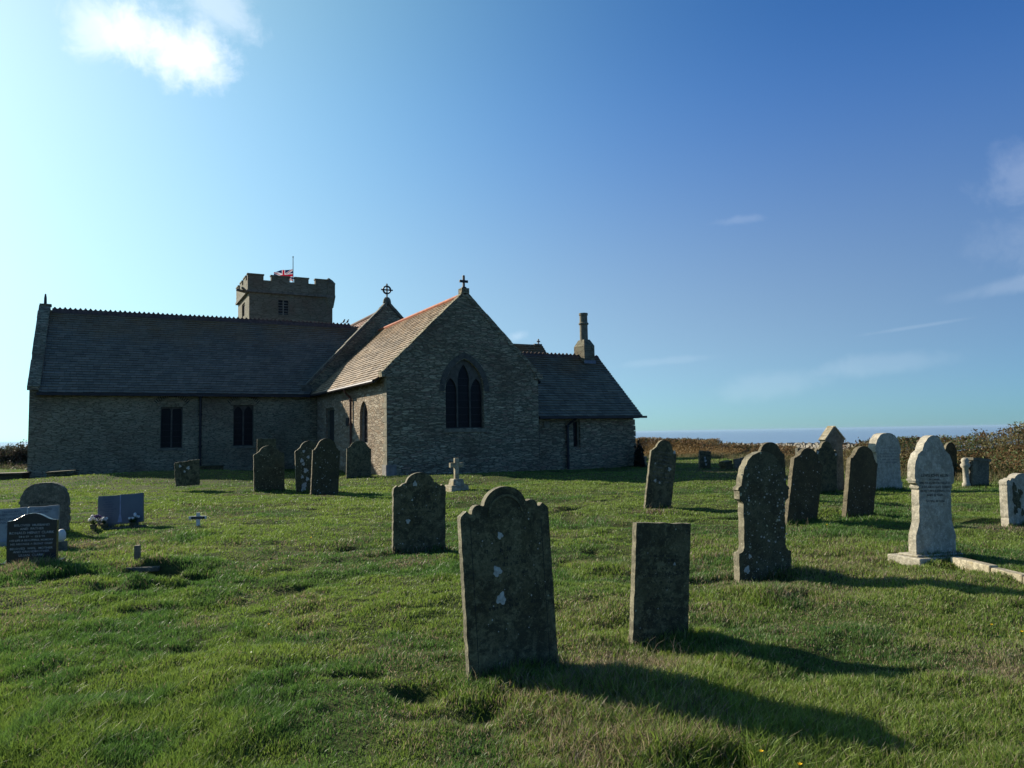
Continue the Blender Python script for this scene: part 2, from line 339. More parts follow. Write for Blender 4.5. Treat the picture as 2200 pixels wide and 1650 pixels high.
M['grass'] = vcol_mat('grass_blades', 0.5, 0.45, 0.35)
M['leafage'] = vcol_mat('hedge_leaves', 0.6, 0.35, 0.2)

# ------------------------------------------------------------------ church frame and terrain
AA = R(28); E1 = np.array([math.cos(AA), math.sin(AA), 0]); E2 = np.array([-math.sin(AA), math.cos(AA), 0]); EZ = np.array([0, 0, 1.])
C0 = at_ground(832, 1026); C0[2] = 0
def W(s, l, z=0.0): return C0 + E1 * s + E2 * l + EZ * z
CW = 6.8; CLN = 11.5; TW = 12.75; THW = 4.0; TZE = 4.1; TZR = 8.25; NS = 3.9; NZ = 9.0
AX0, AX1 = CW, CW + 5.3; AL0 = 0.35; AHW = 3.4

def vnoise(x, y, sc, seed=0):
    x = np.asarray(x, float) / sc + seed * 17.31; y = np.asarray(y, float) / sc + seed * 7.77
    xi = np.floor(x).astype(np.int64); yi = np.floor(y).astype(np.int64); fx = x - xi; fy = y - yi
    fx = fx * fx * (3 - 2 * fx); fy = fy * fy * (3 - 2 * fy)
    def hsh(a, b):
        n = (a * 374761393 + b * 668265263 + seed * 974711) & 0xffffffff; n = ((n ^ (n >> 13)) * 1274126177) & 0xffffffff; return ((n ^ (n >> 16)) & 0xffff) / 65535.0
    return (hsh(xi, yi) * (1 - fx) + hsh(xi + 1, yi) * fx) * (1 - fy) + (hsh(xi, yi + 1) * (1 - fx) + hsh(xi + 1, yi + 1) * fx) * fy * 1.0
HPY = [-60, 0, 15, 19, 21, 26, 33, 42, 52, 60, 66]; HPX = [30, 28, 24, 20, 14.6, 12.6, 12.9, 13.6, 13, 10.5, 2]
def smooth(t): t = np.clip(t, 0, 1); return t * t * (3 - 2 * t)
def H(x, y):
    x = np.asarray(x, float); y = np.asarray(y, float)
    rough = 1 - smooth((y - 6) / 30) * 0.5
    h = (0.10 * (vnoise(x, y, 2.3, 1) - .5) + 0.075 * (vnoise(x, y * 1.6, .75, 2) - .5) * rough + 0.05 * (vnoise(x, y, .30, 3) - .5) * rough + 0.030 * (vnoise(x, y, .13, 4) - .5) * (1 - smooth((y - 9) / 6)))
    # sharp little hollows between the tussocks
    hol = vnoise(x, y * 1.5, .42, 5) * vnoise(x, y * 1.5, .9, 6)
    h -= 0.09 * smooth((hol - .46) / .25)
    g = lambda cx, cy, sx, sy, a: a * np.exp(-((x - cx) / sx) ** 2 - ((y - cy) / sy) ** 2)
    h = h + g(-13.5, 29.5, 5.0, 1.8, .34) + g(-19.5, 28.8, 2.5, 1.5, .05) + g(-1.0, 26.6, 4.0, 1.7, .16) + g(6.0, 25.5, 4, 2, .10)
    h -= .36 * np.exp(-(((x + 3.86) / .34) ** 2 + ((y - 8.62) / .20) ** 2) ** 2) + .20 * np.exp(-(((x + 4.35) / .30) ** 2 + ((y - 8.95) / .20) ** 2) ** 2)
    h += g(-3.9, 8.12, .8, .12, .10) + g(-4.2, 9.3, .7, .2, .10)
    h += g(5.2, 13.6, .9, .5, .12) + g(-1.15, 9.6, .45, .3, .05)
    bx = np.interp(y, HPY, HPX)
    bey = np.maximum(np.maximum(x - bx - 1.5, 0), np.maximum(y - 67, 0) * smooth((x + 24) / 10))
    bey2 = np.maximum(y - 62, 0) * (1 - smooth((x + 24) / 10)) + np.maximum(-y - 30, 0) * 0
    h = h - 0.10 * np.minimum(bey, 60) - 0.08 * np.minimum(bey2, 60) - 0.9 * np.maximum(np.maximum(bey, bey2) - 60, 0)
    h = h - .033 * np.clip(y - 42, 0, 20) * smooth((x - 2) / 4)
    bank = g(-36, 53, 14, 3.0, .75)
    return np.maximum(h + bank * (x < -15), -75)
def Hs(x, y): return float(H(np.array([x]), np.array([y]))[0])

gx = np.concatenate([-np.geomspace(400, 9.2, 60), np.arange(-9, 9.01, .09), np.geomspace(9.2, 400, 60)])
gy = np.concatenate([-np.geomspace(300, 1.2, 20), np.arange(-1, 2.4, .3), np.arange(2.5, 14, .07), np.geomspace(14.05, 60, 210), np.geomspace(61, 500, 60)])
GX, GY = np.meshgrid(gx, gy); GZ = H(GX, GY)
nx, ny = len(gx), len(gy); idx = np.arange(nx * ny).reshape(ny, nx)
quads = np.stack([idx[:-1, :-1], idx[:-1, 1:], idx[1:, 1:], idx[1:, :-1]], -1).reshape(-1, 4)
def fast_mesh(name, V, quads=None, tris=None, cols=None, mat=None, smoothf=False):
    me = bpy.data.meshes.new(name); me.vertices.add(len(V)); me.vertices.foreach_set('co', np.ascontiguousarray(V, 'f').ravel())
    li = []; ls = []; lt = []; pos = 0
    for arr, k in ((quads, 4), (tris, 3)):
        if arr is None or len(arr) == 0: continue
        li.append(arr.ravel()); ls.append(pos + np.arange(len(arr)) * k); lt.append(np.full(len(arr), k)); pos += arr.size
    li = np.concatenate(li).astype('i'); ls = np.concatenate(ls).astype('i'); lt = np.concatenate(lt).astype('i')
    me.loops.add(len(li)); me.loops.foreach_set('vertex_index', li); me.polygons.add(len(ls)); me.polygons.foreach_set('loop_start', ls)
    me.polygons.foreach_set('loop_total', lt)
    if smoothf: me.polygons.foreach_set('use_smooth', np.ones(len(ls), bool))
    me.update(calc_edges=True)
    if cols is not None:
        at = me.color_attributes.new('Col', 'FLOAT_COLOR', 'POINT'); at.data.foreach_set('color', np.concatenate([cols, np.ones((len(cols), 1))], 1).astype('f').ravel())
    if mat: me.materials.append(mat)
    o = bpy.data.objects.new(name, me); COL.objects.link(o); return o

mt, N = newmat('turf_soil'); oc = N.n('ShaderNodeTexCoord').outputs['Object']
c = N.mix(N.mrange(N.noise(oc, 1.2, 5), 0.35, 0.65), (0.040, 0.062, 0.014), (0.070, 0.082, 0.022))
c = N.mix(N.mrange(N.noise(oc, 9, 5, .7), 0.45, 0.65, 0, .7), c, (0.035, 0.030, 0.016))
finish(N, c, 0.95, N.math('ADD', N.noise(oc, 25, 4, .7), N.noise(oc, 5, 3)), 0.8, 0.03, 0.1)
ground = fast_mesh('ground', np.stack([GX.ravel(), GY.ravel(), GZ.ravel()], 1), quads, None, None, mt, True)
tag(ground, 'uneven green churchyard turf sloping off towards the sea', kind='structure')
mt, N = newmat('sea_water'); oc = N.n('ShaderNodeTexCoord').outputs['Object']
finish(N, (0.16, 0.24, 0.32), 0.28, N.noise(N.vmath('MULTIPLY', oc, (0.02, 0.05, 0)), 1, 5, .6), 0.3, 0.6, 0.5)
b = MB(); b.add([(-90000, 150, -60), (90000, 150, -60), (90000, 90000, -60), (-90000, 90000, -60)], [(0, 1, 2, 3)])
b.add([(-90000, -90000, -60.5), (90000, -90000, -60.5), (90000, 150, -60), (-90000, 150, -60)], [(0, 1, 2, 3)])
tag(b.build('sea', mt), 'flat blue sea at the horizon beyond the hedge', kind='structure')

# ------------------------------------------------------------------ the church
def pw(px, py, P0, U, n):
    """a point of the photograph measured on a wall plane -> (distance along wall, height)"""
    p = on_plane(px, py, P0, n); return float(np.dot(p - P0, U)), float(p[2] - P0[2])
def wallface(b, P0, U, n, outer, holes=(), reveal=0.25, mi=0):
    P0 = np.array(P0, float); loops = [outer] + list(holes)
    pts = [q for lp in loops for q in lp]
    tri = tessellate_polygon([[Vector((q[0], q[1], 0)) for q in lp] for lp in loops])
    V = [P0 + U * q[0] + EZ * q[1] for q in pts]; F = []
    for t in tri:
        a, b_, c = (V[i] for i in t)
        F.append(tuple(t) if np.dot(np.cross(b_ - a, c - a), n) > 0 else (t[0], t[2], t[1]))
    b.add(V, F, mi=mi)
    for h in holes:
        ctr = np.mean([P0 + U * q[0] + EZ * q[1] for q in h], axis=0)
        for i in range(len(h)):
            a = P0 + U * h[i][0] + EZ * h[i][1]; c = P0 + U * h[(i + 1) % len(h)][0] + EZ * h[(i + 1) % len(h)][1]
            q = [a, c, c - n * reveal, a - n * reveal]
            nn = np.cross(q[1] - q[0], q[2] - q[0])
            b.add(q if np.dot(nn, ctr - a) > 0 else q[::-1], [(0, 1, 2, 3)], mi=mi)
def arch(u0, u1, zb, zs, za, n=8, grow=0.0):
    hw = (u1 - u0) / 2 + grow; uc = (u0 + u1) / 2; Hh = za - zs + grow
    r = max((hw * hw + Hh * Hh) / (2 * hw), hw); am = math.asin(min(1, Hh / r))
    right = [(uc + hw - r + r * math.cos(am * i / n), zs + r * math.sin(am * i / n)) for i in range(n + 1)]
    left = [(2 * uc - p[0], p[1]) for p in right[::-1]][1:]
    return [(uc - hw, zb), (uc + hw, zb)] + right + left
def rect(u0, u1, z0, z1): return [(u0, z0), (u1, z0), (u1, z1), (u0, z1)]
def panel(name, P0, U, n, outer, holes, depth, thick, mat, parent, label=None):
    """flat piece with openings and real thickness, set back by depth"""
    b = MB(); wallface(b, np.array(P0) - n * depth, U, n, outer, holes, thick)
    V = [np.array(P0) - n * depth + U * q[0] + EZ * q[1] for q in outer]
    for i in range(len(V)):
        a, c = V[i], V[(i + 1) % len(V)]; b.add([a, a - n * thick, c - n * thick, c], [(0, 1, 2, 3)])
    return b.build(name, mat, parent, label)
def pane(P0, U, n, outer, depth, parent, mat='glass', name='pane', lead=0.11):
    b = MB(); wallface(b, np.array(P0) - n * depth, U, n, outer)
    o = b.build(name, M[mat], parent)
    if lead:
        us = [q[0] for q in outer]; zs = [q[1] for q in outer]
        z = min(zs) + .25
        while z < min(zs) + (max(zs) - min(zs)) * .72:
            lb = MB(); lb.box(np.array(P0) - n * (depth - .02) + U * (min(us)) + EZ * z, U * (max(us) - min(us)), -n * .015, EZ * .018); z += .3; lb.build('saddle_bar', M['iron'], parent)
    return o
def slates(name, EL, ER, RR, RL, mat, parent, row=0.17, wid=0.27, under=0.07, label=None, jit=0.010):
    EL, ER, RR, RL = (np.array(q, float) for q in (EL, ER, RR, RL))
    n = unit(np.cross(ER - EL, RL - EL)); n = n if n[2] > 0 else -n
    up = unit((RL + RR) - (EL + ER)); Hh = np.dot(RL - EL, up); rows = max(2, int(Hh / row)); b = MB()
    for i in range(rows):
        t0 = i / rows; t1 = min(1, (i + .90) / rows)
        a0 = EL + (RL - EL) * t0; b0 = ER + (RR - ER) * t0; a1 = EL + (RL - EL) * t1; b1 = ER + (RR - ER) * t1
        L = np.linalg.norm(b0 - a0); x = -rnd.random() * wid
        dirx = (b0 - a0) / L
        while x < L:
            ww = wid * (0.7 + 0.6 * rnd.random()); xa = max(0, x) / L; xb = min(L, x + ww - .008) / L; x += ww
            if xb <= xa: continue
            l = n * (0.030 + jit * 1.6 * rnd.random()); d = -up * (rnd.random() * .02)
            p = [a0 + (b0 - a0) * xa + l + d, a0 + (b0 - a0) * xb + l + d + n * jit * (rnd.random() - .5), a1 + (b1 - a1) * xb + n * .004, a1 + (b1 - a1) * xa + n * .004]
            q = [p[0] - l, p[1] - l]
            b.add(p + q, [(0, 1, 2, 3), (4, 5, 1, 0)], (rnd.random(), t0, rnd.random()))
    cc = (0.2, 0.2, 0.5); base = [EL, ER, RR, RL]; lo = [p - n * under for p in base]
    b.add(base + lo, [(0, 1, 2, 3), (7, 6, 5, 4), (4, 5, 1, 0), (5, 6, 2, 1), (6, 7, 3, 2), (7, 4, 0, 3)], cc, 1)
    # outward orientation
    if np.dot(np.cross(ER - EL, RL - EL), n) < 0: b.f = [f[::-1] for f in b.f]
    return b.build(name, [mat, M['underlay']], parent, label)
def coping(b, A, B, n, depth, w_=0.30, th=0.12, step=0.55, out=0.05):
    """row of coping stones from A to B; n = outward face normal, stones run back from it"""
    A = np.array(A, float); B = np.array(B, float); L = np.linalg.norm(B - A); d = (B - A) / L; up = np.cross(d, n); up = up if up[2] > 0 else -up
    x = 0
    while x < L:
        s = min(step * (0.75 + .5 * rnd.random()), L - x); j = rnd.random() * .03
        b.box(A + d * x + n * (out + j) - up * .02, d * (s - .012), -n * (depth + out + j), up * (th + .03 * rnd.random())); x += s
def crest(b, A, B, step=0.22, h=0.095, th=0.05, basew=0.2):
    A = np.array(A, float); B = np.array(B, float); L = np.linalg.norm(B - A); d = (B - A) / L; side = unit(np.cross(d, EZ)); k = int(L / step)
    for s_ in (-1, 1):
        b.add([A + EZ * .06, B + EZ * .06, B + side * s_ * basew - EZ * (basew * .9), A + side * s_ * basew - EZ * (basew * .9)], [(0, 1, 2, 3) if s_ < 0 else (3, 2, 1, 0)])
    for i in range(k):
        c = A + d * (i + .5) * L / k; hh = h * (.85 + .3 * rnd.random()); w2 = L / k * .46
        if rnd.random() < .04: hh *= .5
        pr = [(-w2, 0), (-w2 * .55, hh * .35), (-w2 * .3, hh * .85), (0, hh), (w2 * .3, hh * .85), (w2 * .55, hh * .35), (w2, 0)]
        b.prism([c + d * u + EZ * (.05 + z) - side * th / 2 for u, z in pr], side * th)
def pipe(b, A, B, r=0.05, collars=(0.02, 0.35, 0.68)):
    A = np.array(A, float); B = np.array(B, float); b.tube([A, B], r)
    for t in collars:
        p = A + (B - A) * t; q = A + (B - A) * (t + .025); b.tube([p, q], r * 1.5)

church = empty('church', W(0, 0), 'grey rubble stone church with slate roofs, chancel gable, long transept, vestry and battlemented tower', 'church')
nE = -E2; nS = -E1; nN = E1; nW = E2
# chancel ------------------------------------------------------------
P0 = W(0, 0)
wl = pw(958, 920, P0, E1, nE); wr = pw(1040, 920, P0, E1, nE); ws = pw(999, 836, P0, E1, nE); wa = pw(999, 771, P0, E1, nE)
u0, u1, zb = wl[0], wr[0], (wl[1] + wr[1]) / 2; zs_, za_ = ws[1], wa[1]
CH = 4.12; CA = 7.42
op = arch(u0, u1, zb, zs_, za_)
b = MB()
wallface(b, P0, E1, nE, [(0, -.6), (CW, -.6), (CW, CH), (CW / 2, CA), (0, CH)], [op], .30)
wallface(b, W(CW, 0), E2, nN, rect(0, CLN, -.6, CH))
b.build('chancel_wall', M['wall'], church)
# south wall of the chancel
PS = W(0, 0)
ln = [pw(773, 935, PS, E2, nS), pw(790, 935, PS, E2, nS)]; lt_ = pw(781, 862, PS, E2, nS); lsp = pw(781, 896, PS, E2, nS); lb_ = pw(781, 955, PS, E2, nS)
dr = [pw(700, 900, PS, E2, nS), pw(718, 900, PS, E2, nS)]; dt = pw(709, 876, PS, E2, nS); db = pw(709, 948, PS, E2, nS)
lan = arch(ln[1][0], ln[0][0], lb_[1], lsp[1], lt_[1]); dor = rect(dr[1][0], dr[0][0], db[1], dt[1])
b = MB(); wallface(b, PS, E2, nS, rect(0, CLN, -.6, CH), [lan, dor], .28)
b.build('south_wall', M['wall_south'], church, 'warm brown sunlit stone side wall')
def gwin(name, P0, U, n, hole, lights, mat='tracery', depth=.12, thick=.10, glass='glass', label=None, lead=True):
    wn = panel(name, P0, U, n, hole, lights, depth, thick, M[mat], church, label)
    pane(P0, U, n, hole, depth + .07, wn, glass, lead=lead); return wn
# east window: three lancet lights under one pointed arch
hw3 = (u1 - u0); g = .09
L1 = arch(u0 + .03, u0 + hw3 * .315, zb + .03, zs_ - .10, zs_ + .46, 6); L3 = arch(u1 - hw3 * .315, u1 - .03, zb + .03, zs_ - .10, zs_ + .46, 6)
L2 = arch(u0 + hw3 * .35, u1 - hw3 * .35, zb + .03, zs_ + .35, zs_ + 1.02, 6)
gwin('east_window', P0, E1, nE, op, [L1, L2, L3])
b = MB(); ro = arch(u0, u1, zb, zs_ - .1, za_, 7, .04)[2:]; rO = arch(u0, u1, zb, zs_ - .1, za_, 7, .28)[2:]
for i in range(len(ro) - 1):
    a, c, d_, e = ro[i], ro[i + 1], rO[i + 1], rO[i]; sh = lambda q, k: (q[0], q[1])
    pts = [P0 + E1 * q[0] + EZ * q[1] + nE * (.012 + .008 * (i % 2)) for q in (a, c, d_, e)]
    ctr = sum(pts) / 4; pts = [ctr + (p - ctr) * .97 for p in pts]; b.prism(pts, -nE * .12)
b.build('window_arch', M['tracery'], church)
b = MB(); b.box(P0 + E1 * (u0 - .1) + EZ * (zb - .16) + nE * .05, E1 * (u1 - u0 + .2), -nE * .3, EZ * .14); b.build('window_sill', M['dressed'], church)
# quoins
b = MB(); z = -.1; k = 0
while z < CH - .25:
    hq = .24 + .12 * rnd.random(); la = .5 if k % 2 else .28; lb2 = .28 if k % 2 else .5
    b.box(W(-.012, -.004, z), E1 * .02, E2 * lb2, EZ * (hq - .015)); z += hq; k += 1
b.build('quoins', M['dressed'], church, 'corner stones of the chancel')
b = MB(); b.box(W(-.07, -.07, -.3), E1 * .42, E2 * .5, EZ * .78); b.build('corner_footing', M['dressed_light'], church, 'pale block at the foot of the chancel corner')
gwin('lancet_window', PS, E2, nS, lan, [arch(ln[1][0] + .1, ln[0][0] - .1, lb_[1] + .08, lsp[1], lt_[1] - .12)], 'dressed_light')
gwin('side_door', PS, E2, nS, dor, [rect(dr[1][0] + .08, dr[0][0] - .08, db[1] + .02, dt[1] - .1)], 'dressed', glass='door', lead=False)
b = MB(); a = pw(744, 915, PS, E2, nS); c_ = pw(750, 897, PS, E2, nS); b.box(W(0, c_[0], a[1]) + nS * .03, E2 * (a[0] - c_[0]), -nS * .06, EZ * (c_[1] - a[1])); b.build('vent_plate', M['iron'], church)
# chancel roof
rb = .18
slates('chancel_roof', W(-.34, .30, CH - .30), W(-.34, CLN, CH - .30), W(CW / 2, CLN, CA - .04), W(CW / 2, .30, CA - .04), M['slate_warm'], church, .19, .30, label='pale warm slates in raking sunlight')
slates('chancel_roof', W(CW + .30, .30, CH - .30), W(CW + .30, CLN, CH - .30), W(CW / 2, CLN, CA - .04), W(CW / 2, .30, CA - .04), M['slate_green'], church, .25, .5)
b = MB(); b.tube([W(CW / 2, .42, CA + .0), W(CW / 2, CLN - .0, CA + .0)], .09, 8); b.build('ridge_tiles', M['terracotta'], church, 'orange terracotta ridge tiles')
b = MB(); coping(b, W(-.12, 0, CH - .18), W(CW / 2, 0, CA - .06), nE, .36, th=.17, step=.3, out=.01); coping(b, W(CW / 2, 0, CA - .06), W(CW + .12, 0, CH - .18), nE, .36, th=.17, step=.3, out=.01)
b.box(W(-.22, -.06, CH - .22), E1 * .42, E2 * .42, EZ * .22); b.box(W(CW - .2, -.06, CH - .18), E1 * .42, E2 * .42, EZ * .2)
b.box(W(CW / 2 - .17, -.04, CA + .02), E1 * .34, E2 * .36, EZ * .22)
b.build('gable_coping', M['wall'], church)
b = MB(); cz = CA + .24; b.box(W(CW / 2 - .045, .1, cz), E1 * .09, E2 * .08, EZ * .56); b.box(W(CW / 2 - .19, .102, cz + .26), E1 * .38, E2 * .076, EZ * .1)
b.box(W(CW / 2 - .09, .06, cz), E1 * .18, E2 * .16, EZ * .07)
b.build('gable_cross', M['iron'], church, 'plain dark cross on the chancel gable', bevel=.008)
b = MB(); b.tube([W(-.36, .55, CH - .36), W(-.36, CLN - .1, CH - .36)], .07); b.build('gutter', M['iron'], church)
pl = pw(757, 900, PS, E2, nS)[0]
b = MB(); b.tube([W(-.36, pl, CH - .38), W(-.34, pl, CH - .55), W(-.08, pl, CH - .8)], .05); pipe(b, W(-.08, pl, CH - .8), W(-.08, pl, .1)); b.build('downpipe', M['iron_red'], church, 'rusty brown downpipe')

# nave gable and nave ------------------------------------------------
NS0, NS1 = -.37, 2 * NS + .37; NE = 4.42; NL = 37.0
b = MB(); PN = W(0, CLN)
wallface(b, PN, E1, nE, [(NS0, -.6), (NS1, -.6), (NS1, NE), (NS, NZ - .1), (NS0, NE)])
wallface(b, W(NS0, CLN), E2, nS, rect(0, NL - CLN, -.6, NE)); wallface(b, W(NS1, CLN), E2, nN, rect(0, NL - CLN, -.6, NE))
wallface(b, W(NS0, CLN + .35), E1, nW, [(0, 2), (NS1 - NS0, 2), (NS1 - NS0, NE), ((NS1 - NS0) / 2, NZ - .1), (0, NE)])
wallface(b, W(0, NL), E1, nW, [(NS0, -.6), (NS1, -.6), (NS1, NE), (NS, NZ - .3), (NS0, NE)])
b.build('nave_wall', M['wall'], church)
slates('nave_roof', W(NS0 - .2, CLN + .3, NE - .45), W(NS0 - .2, NL, NE - .45), W(NS, NL, NZ - .35), W(NS, CLN + .3, NZ - .35), M['slate_red'], church, .24, .4)
slates('nave_roof', W(NS1 + .2, CLN + .3, NE - .45), W(NS1 + .2, NL, NE - .45), W(NS, NL, NZ - .35), W(NS, CLN + .3, NZ - .35), M['slate_green'], church, .4, .8)
b = MB(); b.tube([W(NS, CLN + .4, NZ - .28), W(NS, NL, NZ - .28)], .1); b.build('ridge_tiles', M['crest'], church)
b = MB(); coping(b, W(NS0 - .15, CLN, NE - .12), W(NS, CLN, NZ - .02), nE, .42, th=.12); coping(b, W(NS, CLN, NZ - .02), W(NS1 + .15, CLN, NE - .12), nE, .42, th=.12)
b.box(W(NS0 - .45, CLN - .12, NE - .42), E1 * .5, E2 * .5, EZ * .34)
b.lathe(W(NS, CLN + .16, NZ + .02), [(.24, 0), (.20, .18), (.13, .3)], 8)
b.build('gable_coping', M['coping'], church)
b = MB(); cc = W(NS, CLN + .16, NZ + .75); seg = 20
for k in range(seg):
    a0 = 2 * math.pi * k / seg; a1 = 2 * math.pi * (k + 1) / seg
    pts = [cc + E1 * (r_ * math.cos(a_)) + EZ * (r_ * math.sin(a_)) - E2 * .04 for r_, a_ in ((.17, a0), (.25, a0), (.25, a1), (.17, a1))]; b.prism(pts, E2 * .08)
b.box(cc - E1 * .035 - EZ * .5 - E2 * .035, E1 * .07, E2 * .07, EZ * .85); b.box(cc - E1 * .34 - EZ * .035 - E2 * .032, E1 * .68, E2 * .064, EZ * .07)
b.build('celtic_cross', M['iron'], church, 'ringed cross on the nave gable')

# transept -------------------------------------------------------------
PT = W(0, CLN + .02)
def tp(px, py): return pw(px, py, PT, E1, nE)
w1 = rect(tp(344, 960)[0], tp(392, 960)[0], tp(368, 963)[1], tp(368, 874)[1]); w2a = arch(tp(501, 950)[0], tp(545, 950)[0], tp(523, 958)[1], tp(523, 878)[1], tp(523, 866)[1] + .12)
w2 = rect(w2a[0][0], w2a[1][0], w2a[0][1], tp(523, 870)[1])
b = MB(); wallface(b, PT, E1, nE, rect(-TW, NS0, -.6, TZE), [w1, w2], .3)
wallface(b, W(-TW, CLN + .02), E2, nS, [(0, -.6), (2 * THW, -.6), (2 * THW, TZE), (THW, TZR), (0, TZE)])
wallface(b, W(-TW + .38, CLN + .02), E2, nN, [(0, 2), (2 * THW, 2), (2 * THW, TZE), (THW, TZR), (0, TZE)])
wallface(b, W(0, CLN + 2 * THW), E1, nW, rect(-TW, NS0, -.6, TZE))
b.build('transept_wall', M['wall_old'], church)
def two_light(hole, name):
    a, c = min(p[0] for p in hole), max(p[0] for p in hole); zb_, zt_ = min(p[1] for p in hole), max(p[1] for p in hole); m_ = (a + c) / 2; q = .22 if hole is w1 else .40
    return gwin(name, PT, E1, nE, hole, [arch(a + .04, m_ - .035, zb_ + .04, zt_ - q, zt_ - .07, 5), arch(m_ + .035, c - .04, zb_ + .04, zt_ - q, zt_ - .07, 5)], 'tracery', .14)
two_light(w1, 'transept_window'); two_light(w2, 'transept_window')
for hole, ch in ((w1, .10), (w2, .02)):
    a, c = min(p[0] for p in hole), max(p[0] for p in hole); zt_ = max(p[1] for p in hole); m_ = (a + c) / 2; hw_ = (c - a) / 2 + .12; b = MB()
    for k in range(17):
        t = R(150 - k * 7.5); p = np.array([m_ + math.cos(t) * (hw_ + .12), zt_ - .25 + ch + math.sin(t) * .62]); dd = np.array([math.cos(t) * .6, math.sin(t)]); dd /= np.linalg.norm(dd)
        q = p + dd * .2; tt = np.array([-dd[1], dd[0]]) * .022
        b.prism([PT + E1 * r_[0] + EZ * r_[1] + nE * .014 for r_ in (p - tt, p + tt, q + tt, q - tt)], -nE * .05)
    b.build('relieving_arch', M['voussoir'], church)
    b = MB(); zb_ = min(p[1] for p in hole); b.box(PT + E1 * (a - .12) + EZ * (zb_ - .12) + nE * .04, E1 * (c - a + .24), -nE * .3, EZ * .1); b.build('window_sill', M['dressed'], church)
TO = CLN + .02
slates('transept_roof', W(-TW + .38, TO - .28, TZE - .27), W(NS0 - .1, TO - .28, TZE - .27), W(3.45, TO + THW, TZR - .06), W(-TW + .38, TO + THW, TZR - .06), M['slate'], church, .17, .30, label='blue-grey slates browned by lichen along the ridge')
slates('transept_roof', W(-TW + .38, TO + 2 * THW + .28, TZE - .27), W(NS0 - .1, TO + 2 * THW + .28, TZE - .27), W(3.4, TO + THW, TZR - .06), W(-TW + .38, TO + THW, TZR - .06), M['slate'], church, .4, .8)
b = MB(); crest(b, W(-TW + .5, TO + THW, TZR - .03), W(2.9, TO + THW, TZR - .03)); b.build('ridge_tiles', M['crest'], church, 'crested ridge tiles')
b = MB(); coping(b, W(-TW, TO - .1, TZE - .1), W(-TW, TO + THW, TZR + .08), nS, .42, th=.14); coping(b, W(-TW, TO + THW, TZR + .08), W(-TW, TO + 2 * THW + .1, TZE - .1), nS, .42, th=.14)
b.box(W(-TW - .08, TO - .16, TZE - .18), E1 * .46, E2 * .3, EZ * .2); b.box(W(-TW - .03, TO + THW - .16, TZR + .1), E1 * .5, E2 * .32, EZ * .12)
b.build('gable_coping', M['wall'], church)
b = MB(); b.lathe(W(-TW + .2, TO + THW, TZR + .24), [(.07, 0), (.06, .3), (.03, .5)], 8); b.build('gable_finial', M['iron'], church)
b = MB(); b.box(W(-TW + .3, TO - .40, TZE - .42), E1 * (TW - .75), E2 * .14, EZ * .13); b.box(W(-TW + .3, TO - .26, TZE - .40), E1 * (TW - .75), E2 * .24, EZ * .10); b.build('gutter', M['iron'], church)
dp = tp(430, 900)[0]; b = MB(); pipe(b, W(dp, CLN - .09, TZE - .3), W(dp, CLN - .09, 0), .065, (.02, .25, .66)); b.build('downpipe', M['iron'], church)

# north transept behind the vestry -------------------------------------
LN = CLN + 6.0
def npx(px, py, L): q = pw(px, py, W(0, L), E1, nE); return q
a = npx(1164, 741, LN); sN = a[0]; zN = a[1]
b = MB(); wallface(b, W(0, LN - 3.4), E1, nE, rect(NS1, sN, -.6, zN - 3.4)); wallface(b, W(sN, LN - 3.4), E2, nN, [(0, -.6), (6.8, -.6), (6.8, zN - 3.4), (3.4, zN), (0, zN - 3.4)])
b.build('north_transept_wall', M['wall'], church)
slates('north_transept_roof', W(NS1 - 2, LN - 3.6, zN - 3.55), W(sN, LN - 3.6, zN - 3.55), W(sN, LN, zN), W(NS - .2, LN, zN), M['slate_brown'], church, .25, .4, label='rusty brown lichened slates')
slates('north_transept_roof', W(NS1 - 2, LN + 3.6, zN - 3.55), W(sN, LN + 3.6, zN - 3.55), W(sN, LN, zN), W(NS - .2, LN, zN), M['slate_brown'], church, .5, .8)
b = MB(); p = W(sN - .25, LN, zN); b.box(p - E1 * .04, E1 * .08, E2 * .08, EZ * .42); b.box(p - E1 * .13 + EZ * .2, E1 * .26, E2 * .078, EZ * .08); b.box(p - E1 * .35 - E2 * .05, E1 * .6, E2 * .2, EZ * .06)
b.build('gable_cross', M['dressed_light'], church, 'small pale cross on the far transept')

# vestry -----------------------------------------------------------------
VL = AL0; PV = W(0, VL)
ve = pw(1365, 893, W(0, VL - .3), E1, nE)[1]; vr = pw(1285, 768, W(0, VL + AHW), E1, nE); VZ = vr[1]
s1 = pw(1364, 1000, PV, E1, nE)[0]
vw = rect(pw(1232, 950, PV, E1, nE)[0], pw(1247, 950, PV, E1, nE)[0], pw(1240, 962, PV, E1, nE)[1], pw(1240, 904, PV, E1, nE)[1])
b = MB(); wallface(b, PV, E1, nE, rect(CW, s1, -.6, ve + .12), [vw], .2)
wallface(b, W(s1, VL), E2, nN, [(0, -.6), (2 * AHW, -.6), (2 * AHW, ve + .1), (AHW, VZ - .1), (0, ve + .1)])
z = -.1; k = 0
while z < ve - .15:
    hq = .2 + .1 * rnd.random(); b.box(W(s1 - .4 + .04 * rnd.random(), VL - .01 - .02 * rnd.random(), z), E1 * (.42 + .06 * rnd.random()), E2 * .5, EZ * (hq - .02)); z += hq
b.build('vestry_wall', M['wall'], church)
gwin('vestry_window', PV, E1, nE, vw, [rect(vw[0][0] + .07, vw[1][0] - .07, vw[0][1] + .05, vw[2][1] - .05)], 'dressed')
sx = pw(1380, 893, W(0, VL - .3), E1, nE)[0]
slates('vestry_roof', W(CW - .25, VL - .32, ve), W(sx - .02, VL - .32, ve), W(vr[0], VL + AHW, VZ), W(CW - 1.5, VL + AHW, VZ), M['slate_green'], church, .19, .28, label='dark greenish slates streaked with orange lichen by the chimney')
